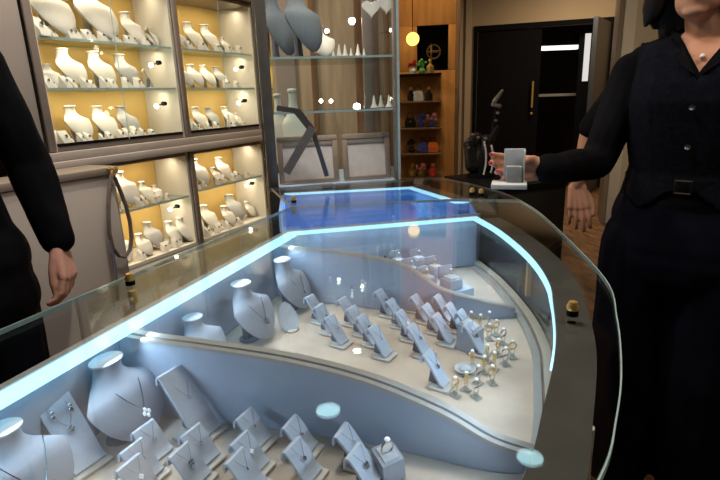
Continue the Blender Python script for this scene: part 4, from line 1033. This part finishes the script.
# shirt: long sleeves, V neck
zv = far(694, 72, 1.54).z
b = MB(); torso(b, X, .010)
b.cap(X(.0, 0, 1.37), .070, X(.0, 0, 1.425), .060)
b.cap(sh, .058, el, .050); b.cap(el, .050, wr-av*.012, .036); b.cap(shL, .058, elL, .050); b.cap(elL, .050, wrL+Vector((0, 0, .02)), .036)
b.cap(wr-av*.03, .037, wr-av*.008, .038)
def vcut(c):
    q = c-Cw; f, r, z = q.dot(Fw), q.dot(Rw_), c.z
    if z > 1.455: return True
    if (c-wr).length < .016: return False
    return f > .0 and z > zv and abs(r) < (z-zv)*.62 and abs(r) < .075
def vsnap(k, dz):
    def g(c):
        q = c-Cw; f, r, z = q.dot(Fw), q.dot(Rw_), c.z; tg = max((z-zv+dz)*k, 0)
        if f > 0 and z > zv-dz-.02 and z < 1.41 and abs(abs(r)-tg) < .014 and abs(r) < .11: return c + Rw_*((tg if r > 0 else -tg)-r)
        return c
    return g
remeshed('shirt', b, m_shirt, W, woff, .0055, 3, cut=vcut, disp=.006, snap=vsnap(.62, 0))
# collar wings following the V
b = MB()
for s_ in (-1, 1):
    top_, bot = X(.045, s_*.062, 1.425), X(.125, s_*.006, zv-.005); mid_ = (top_+bot)/2 + Fw*.018
    out_ = [top_, mid_, bot]; o2 = [X(.02, s_*.085, 1.44), mid_+Rw_*s_*.040+Vector((0, 0, .0))-Fw*.006, bot+Rw_*s_*.012+Vector((0, 0, .006))]
    b.loft([[out_[i]+Fw*.004, o2[i]+Fw*.004, o2[i]-Fw*.003, out_[i]-Fw*.003] for i in range(3)])
part('collar', b, m_shirt, W, woff)
b = MB(); torso(b, X, .018)
def wcut(c):
    q = c-Cw; f, r, z = q.dot(Fw), q.dot(Rw_), c.z
    ar = abs(r); low = (1.055-.075*ar/.10 if ar < .10 else .98+.04*min(1, (ar-.10)/.06)) if f > 0 else 1.0
    return z < low or z > 1.415 or abs(r) > .155+.0*f and z > 1.20 or (f > 0 and z > zv-.02 and abs(r) < (z-zv+.02)*.66)
remeshed('waistcoat', b, m_vest, W, woff, .0055, 3, cut=wcut, thick=.004, snap=vsnap(.66, .02))
for px, py in ((692, 107), (696, 147)):
    b = MB(); z = far(px, py, 1.53).z; b.lathe([(.001, 0), (.008, 0), (.007, .003), (.001, .004)], 12, (0, 0, 0))
    m_ = frame_at(X(.148 if z > 1.2 else .135, .0, z), Fw, (0, 0, 1)); rot = m_ @ Matrix.Rotation(PI/2, 4, 'Y'); k0 = len(b.v)-48
    for i in range(k0, len(b.v)): b.v[i] = rot @ b.v[i]
    part('button', b, m_silver, W, woff)
b = MB().tube([X(.01+.078*math.cos(a), .07*math.sin(a), 1.412-.045*max(0, math.cos(a))) for a in [-2+.2*i for i in range(21)]], .0008, 5)
part('fine_chain', b, m_gold, W, woff); pn = far(694, 43, 1.565)
part('pearl', MB().ball(X(.095, 0, 1.366), .0065), mat('pearl', (.85, .8, .75), .2, var=.02), W, woff)
part('lapel_pin', MB().lathe([(.001, 0), (.009, .0), (.009, .003), (.001, .004)], 12, X(.13, -.075, 1.335), 'y'), mat('pin_white', (.8, .8, .8), .3, var=.02), W, woff)
# trousers, belt, shoes
b = MB()
for z, w, d in ((1.05, .150, .112), (1.0, .162, .120), (.95, .178, .130), (.90, .188, .138), (.86, .19, .14)): b.cap(X(-.005, -(w-d), z-.02), d, X(-.005, w-d, z-.02), d, 16)
for s_ in (-1, 1): b.cap(X(0, s_*.092, .86), .120, X(.01, s_*.10, .50), .108); b.cap(X(.01, s_*.10, .50), .108, X(-.01, s_*.105, .11), .102)
def tcut(c): return c.z < .055 or c.z > 1.062
remeshed('trousers', b, m_trou, W, woff, .009, 4, cut=tcut, disp=.010)
b = MB(); ringp = [X(-.005+.122*math.cos(a), .160*math.sin(a), 1.052) for a in [2*PI*i/28 for i in range(28)]]
part('belt', MB().loft([[p+Vector((0, 0, -.014)), p+(p-X(0,0,1.052)).normalized()*.004+Vector((0, 0, -.014)), p+(p-X(0,0,1.052)).normalized()*.004+Vector((0, 0, .014)), p+Vector((0, 0, .014))] for p in ringp+[ringp[0]]], caps=False), m_black, W, woff)
bk = frame_at(X(.127, 0, 1.052), Fw, (0, 0, 1)); b = MB(); pts = [bk @ Vector((.004, y, z)) for y, z in ((-.018, -.016), (.018, -.016), (.018, .016), (-.018, .016))]
b.tube(pts, .003, 6, True); part('buckle', b, mat('dull_buckle', (.3, .28, .25), .3, .9, var=.05), W, woff)
for s_ in (-1, 1):
    part('shoe', MB().cap(X(-.03, s_*.105, .035), .036, X(.07, s_*.11, .034), .040, 14, .9).cap(X(.07, s_*.11, .032), .040, X(.17, s_*.12, .026), .028, 14, .85), mat('shoe_black', (.01, .01, .01), .2, var=.1), W, woff)
part('shoe_glint', MB().ball(X(.15, .118, .058), .009), m_silver, W, woff)  # silver bead added for the highlight on the shoe
# the ring box in her hand
bxp = far(515, 170, 1.26); br = far(508.5, 184, 1.285)
toc = (Vector((0, 0, H))-bxp); toc.z = 0; rzb = math.atan2(toc.y, toc.x)
t = thing('open_ring_box', 'small white open ring box held out in the woman\'s hand', 'ring box', tuple(far(510, 184, 1.265)), rzb)
m_bw = mat('white_box', (.55, .56, .56), .45, var=.03)
part('base', MB().bbox(-.03, .035, -.042, .038, -.007, .004, .002), m_bw, t)
part('lid', MB().bbox(-.030, -.018, -.016, .032, .0045, .080, .002), mat('pale_lid', (.42, .45, .47), .4, var=.03), t)
part('lid_side', MB().bbox(-.0175, .0, .028, .032, .0045, .078, .001), m_bw, t)
part('cushion', MB().bbox(-.017, .006, -.010, .026, .0045, .042, .003), mat('cushion_grey', (.27, .29, .30), .6, var=.05), t)

# --- staff member at the left, arm hanging
wl_ = far(58, 243, 1.62); Fs = Vector((.55, -.45, 0)).normalized(); Rs = Vector((Fs.y, -Fs.x, 0)); # Rs: person's right
Fs = Vector((.80, -.60, 0)).normalized(); Ls = Vector((-Fs.y, Fs.x, 0))         # Ls: person's left, the visible arm
Cs = wl_ - Ls*.25 - Fs*.10; Cs.z = 0
def Y(f, l, z): return Cs + Fs*f + Ls*l + Vector((0, 0, z))
soff = (Cs.x, Cs.y, 0)
S = thing('person', 'person in black jacket, one arm hanging, standing behind the counter at the cabinets', 'person', soff)
b = MB(); Xs = lambda f, r, z: Y(f, r, z*1.04); torso(b, Xs)
hs_ = Y(.04, 0, 1.67); b.cap(Y(.01, 0, 1.46), .055, Y(.02, 0, 1.56), .05)
b.ball(hs_, (.08, .08, .112), 16, 10); b.cap(hs_+Fs*.05-Vector((0, 0, .07)), .04, hs_+Fs*.03-Vector((0, 0, .06)), .045); b.cap(hs_+Fs*.075, .008, hs_+Fs*.092-Vector((0, 0, .025)), .012)
shs, els = Y(-.01, .185, 1.42), Y(.0, .255, 1.15); shr, elr, wrr = Y(-.01, -.185, 1.42), Y(-.03, -.25, 1.14), Y(.05, -.24, .90)
b.cap(shs, .048, els, .038); b.cap(els, .038, wl_, .026); b.cap(shr, .048, elr, .038); b.cap(elr, .038, wrr, .026)
av2 = (far(66, 268, 1.60)-wl_).normalized(); nv2 = Vector((-.75, -.1, -.2)); nv2 = (nv2-av2*nv2.dot(av2)).normalized(); th2 = av2.cross(nv2).normalized(); 
cm2 = (Vector((0, 0, H))-wl_).normalized()
if th2.dot(Fs) < 0: th2 = -th2
hand(b, wl_+av2*.004, av2, nv2, th2, [(.35, .6, .4), (.4, .65, .4), (.45, .7, .4), (.5, .75, .4)], .05, 1.06, thumb=[av2*.95+th2*.22+nv2*.35, av2*1+th2*.0+nv2*.25, av2*1-th2*.1+nv2*.15])
hand(b, wrr, Vector((0, 0, -1)), Ls, Fs, [(.3, .4, .3)]*4)
for s_ in (-1, 1): b.cap(Y(0, s_*.09, .93), .09, Y(0, s_*.095, .50), .058); b.cap(Y(0, s_*.095, .5), .055, Y(-.02, s_*.1, .09), .038)
remeshed('body', b, m_skin2, S, soff, .0045, 4)
b = MB(); torso(b, lambda f, r, z: Y(f, r, z*1.04), .022); b.cap(shs, .066, els, .060); b.cap(els, .060, wl_-av2*.01, .044); b.cap(shr, .066, elr, .06); b.cap(elr, .06, wrr+Vector((0, 0, .02)), .044)
b.cap(Y(0, -.07, .92), .14, Y(0, .07, .92), .14, 16); b.cap(Y(0, -.07, .82), .145, Y(0, .07, .82), .145, 16)
remeshed('jacket', b, m_shirt, S, soff, .008, 4, cut=lambda c: c.z > 1.50 or (c.z < .74 and abs((c-Cs).dot(Ls)) < .35 and (c-wl_).length > .12 and c.z < .735), disp=.008)
b = MB()
for s_ in (-1, 1): b.cap(Y(0, s_*.09, .88), .12, Y(.01, s_*.10, .50), .098); b.cap(Y(.01, s_*.10, .50), .098, Y(-.01, s_*.105, .1), .09)
remeshed('trousers', b, m_trou, S, soff, .009, 4, cut=lambda c: c.z < .05, disp=.008)
part('cuff', MB().lathe([(.030, 0), (.034, .001), (.034, .010), (.030, .011)], 16, (0, 0, 0)), m_cuff, S).matrix_local = Matrix.Translation(wl_-Vector(soff)-av2*.004) @ Vector((0, 0, 1)).rotation_difference(av2).to_matrix().to_4x4()
kn = wl_ + av2*.095*.98 + th2*.010 ; dd = (av2*math.cos(.55)+nv2*math.sin(.55)).normalized()
rg = place('ring_g', ring(m_gold), Vector((0, 0, 0)), 0, 'gold ring on the finger of the person at the cabinets', None, 1); rg.matrix_world = frame_at(kn+dd*.016, dd, th2) @ Matrix.Scale(1.12, 4); rg['group'] = 'finger ring'
part('hair', MB().ball(hs_+Vector((0, 0, .025))-Fs*.012, (.092, .092, .115), 16, 10), m_hair, S, soff)
for s_ in (-1, 1): part('shoe', MB().cap(Y(-.03, s_*.105, .036), .037, Y(.16, s_*.12, .032), .034, 14, .9), m_black, S, soff)

# --- third person, mostly hidden behind the woman, one hand showing
wt = far(577, 184, 2.15); et = far(590, 130, 2.12); st_ = far(628, 84, 2.12)
Ft = Vector((-.5, -.85, 0)).normalized(); Rt = Vector((-.85, .5, 0)).normalized(); Ct = Vector((st_.x, st_.y, 0)) - Rt*.185
def Z(f, r, z): return Ct + Ft*f + Rt*r + Vector((0, 0, z))
toff = (Ct.x, Ct.y, 0)
Tp = thing('person', 'person in dark clothes hidden behind the woman, only a bare hand and forearm showing', 'person', toff)
b = MB(); torso(b, lambda f, r, z: Z(f, r, z*.98))
b.cap(Z(.01, 0, 1.38), .05, Z(.02, 0, 1.46), .045); b.ball(Z(.03, 0, 1.53), (.075, .08, .105), 16, 10)
b.cap(st_, .042, et, .034); b.cap(et, .034, wt, .024); b.cap(Z(0, -.17, 1.33), .045, Z(.03, -.23, 1.1), .035); b.cap(Z(.03, -.23, 1.1), .035, Z(.1, -.2, .9), .024)
a3 = (far(580, 226, 2.13)-wt).normalized(); n3 = (Vector((.6, -.3, 0))); n3 = (n3-a3*n3.dot(a3)).normalized(); t3 = Vector((.5, -.8, .1)); t3 = (t3-a3*t3.dot(a3)-n3*t3.dot(n3)).normalized()
n3 = Vector((.3, .9, 0)); n3 = (n3-a3*n3.dot(a3)).normalized(); t3 = a3.cross(n3).normalized()
if t3.x < 0: t3 = -t3
hand(b, wt, a3, n3, t3, [(.06, .2, .2), (.08, .2, .15), (.12, .25, .2), (.16, .3, .2)], .06, 1.05, thumb=[a3*.8+t3*.5, a3*.95+t3*.2, a3*1+t3*.0])
for s_ in (-1, 1): b.cap(Z(0, s_*.085, .88), .085, Z(0, s_*.09, .48), .055); b.cap(Z(0, s_*.09, .48), .052, Z(-.02, s_*.095, .09), .036)
remeshed('body', b, m_skin, Tp, toff, .0042, 4)
b = MB(); torso(b, lambda f, r, z: Z(f, r, z*.98), .016); b.cap(st_, .055, st_.lerp(et, .95), .046); b.cap(Z(0, -.17, 1.33), .058, Z(.03, -.23, 1.12), .048)
remeshed('top', b, m_shirt, Tp, toff, .009, 3, cut=lambda c: c.z > 1.42, disp=.006)
b = MB(); b.cap(Z(0, -.06, .88), .13, Z(0, .06, .88), .13, 16)
for s_ in (-1, 1): b.cap(Z(0, s_*.09, .86), .11, Z(.01, s_*.10, .50), .09); b.cap(Z(.01, s_*.10, .50), .09, Z(-.01, s_*.105, .1), .085)
remeshed('trousers', b, m_trou, Tp, toff, .010, 3, cut=lambda c: c.z < .04)
part('hair', MB().ball(Z(.015, 0, 1.555), (.088, .09, .105), 16, 10), m_hair, Tp, toff)
for s_ in (-1, 1): part('shoe', MB().cap(Z(-.03, s_*.105, .036), .037, Z(.15, s_*.12, .032), .033, 14, .9), m_black, Tp, toff)

# ------------------------------------------------------------------ ceiling downlights and added fill lamps
dls = [((328, 409), 1.0, m_down, 'cool round ceiling downlight mirrored in the middle of the glass'), ((313, 362), .75, m_down, 'cool round ceiling downlight second beyond the counter'), ((530, 456), .9, m_down, 'cool round ceiling downlight above the customer side'),
       ((357, 350), .45, m_downw, 'small warm ceiling downlight towards the doors'), ((433, 313), .3, m_downw, 'small warm ceiling downlight far towards the doors')]
for k, (pp, s, m, lab) in enumerate(dls):
    g = at(*pp, ZG+.004); kk = (H-ZG-.004+2.78-ZG-.004)/(H-ZG-.004)
    t = thing('ceiling_downlight', lab, 'light', (g.x*kk, g.y*kk, 2.797), 0, 'ceiling downlights')
    part('diffuser', MB().lathe([(.001, -.016), (.085*s, -.016), (.085*s, -.013), (.001, -.012)], 24), m, t)
    part('trim_ring', MB().torus((0, 0, -.010), .095*s, .010, 'z', 28, 8), m_cream, t)
def area(loc, size, e, col, rot=(0, 0, 0), spread=None):  # added fill light without a fixture, left out of glossy reflections
    L = bpy.data.lights.new('fill_lamp', 'AREA'); L.size = size; L.energy = e; L.color = col
    if spread: L.spread = spread
    o = bpy.data.objects.new('fill_lamp', L); C.objects.link(o); o.location = loc; o.rotation_euler = rot; o.visible_glossy = False; return o
area((-.2, 1.2, 2.7), .35, 24, (1, .93, .85))
area((-.95, 2.0, 2.7), .3, 30, (1, .85, .66))
area((.9, 4.2, 2.7), .3, 15, (1, .78, .52))
area((2.6, 6.1, 2.7), .3, 40, (1, .80, .56))
area((1.2, .6, 2.7), .3, 15, (1, .86, .70))
area((.55, 3.5, 2.7), .2, 16, (1, .75, .45))
def strip(a, b, toward, e, name='led_lamp'):
    L = bpy.data.lights.new(name, 'AREA'); L.shape = 'RECTANGLE'; L.size = (b-a).length; L.size_y = .012; L.energy = e; L.color = (.62, .82, 1.0)
    o = bpy.data.objects.new(name, L); C.objects.link(o); m_ = (a+b)/2; x = (b-a).normalized(); z = (m_-toward).normalized(); y = z.cross(x).normalized(); z = x.cross(y)
    M_ = Matrix((x, y, z)).transposed().to_4x4(); M_.translation = m_; o.matrix_world = M_; o.visible_glossy = False
v3 = lambda p, z: Vector((p.x, p.y, z))
strip(v3(L0-dL*.2+nL*.05, .966), v3(L1+nL*.05, .966), Vector((.0, .85, .80)), 1.3)
strip(v3(L1, .955)+Vector((.03, -.035, 0)), v3(L2, .955)+Vector((-.03, -.035, 0)), Vector((.1, .8, .82)), .75)
strip(Vector((.315, 1.3, .955)), Vector((.31, .9, .955)), Vector((-.05, .85, .82)), .65)
strip(Vector((.27, .75, .955)), Vector((.13, .45, .955)), Vector((-.2, .8, .84)), .65)
strip(v3(m0, .955)+Vector((.03, -.03, 0)), v3(m1, .955)+Vector((-.02, -.03, 0)), Vector((0, 1.65, .85)), 1.1)
area((-.08, 2.08, 1.79), .22, .9, (1, .9, .75)); area((-.08, 2.0, 1.24), .16, .25, (1, .9, .8))  # fill lights added inside the tower to brighten its contents
w = bpy.data.worlds.new('w'); bpy.context.scene.world = w; w.use_nodes = True
w.node_tree.nodes['Background'].inputs[0].default_value = (.5, .55, .65, 1); w.node_tree.nodes['Background'].inputs[1].default_value = .05
sc_ = bpy.context.scene; sc_.view_settings.view_transform = 'Standard'; sc_.view_settings.look = 'None'; sc_.view_settings.exposure = 0.0
sc_.cycles.max_bounces = 10; sc_.cycles.transparent_max_bounces = 24; sc_.cycles.sample_clamp_indirect = 4; sc_.cycles.use_denoising = True
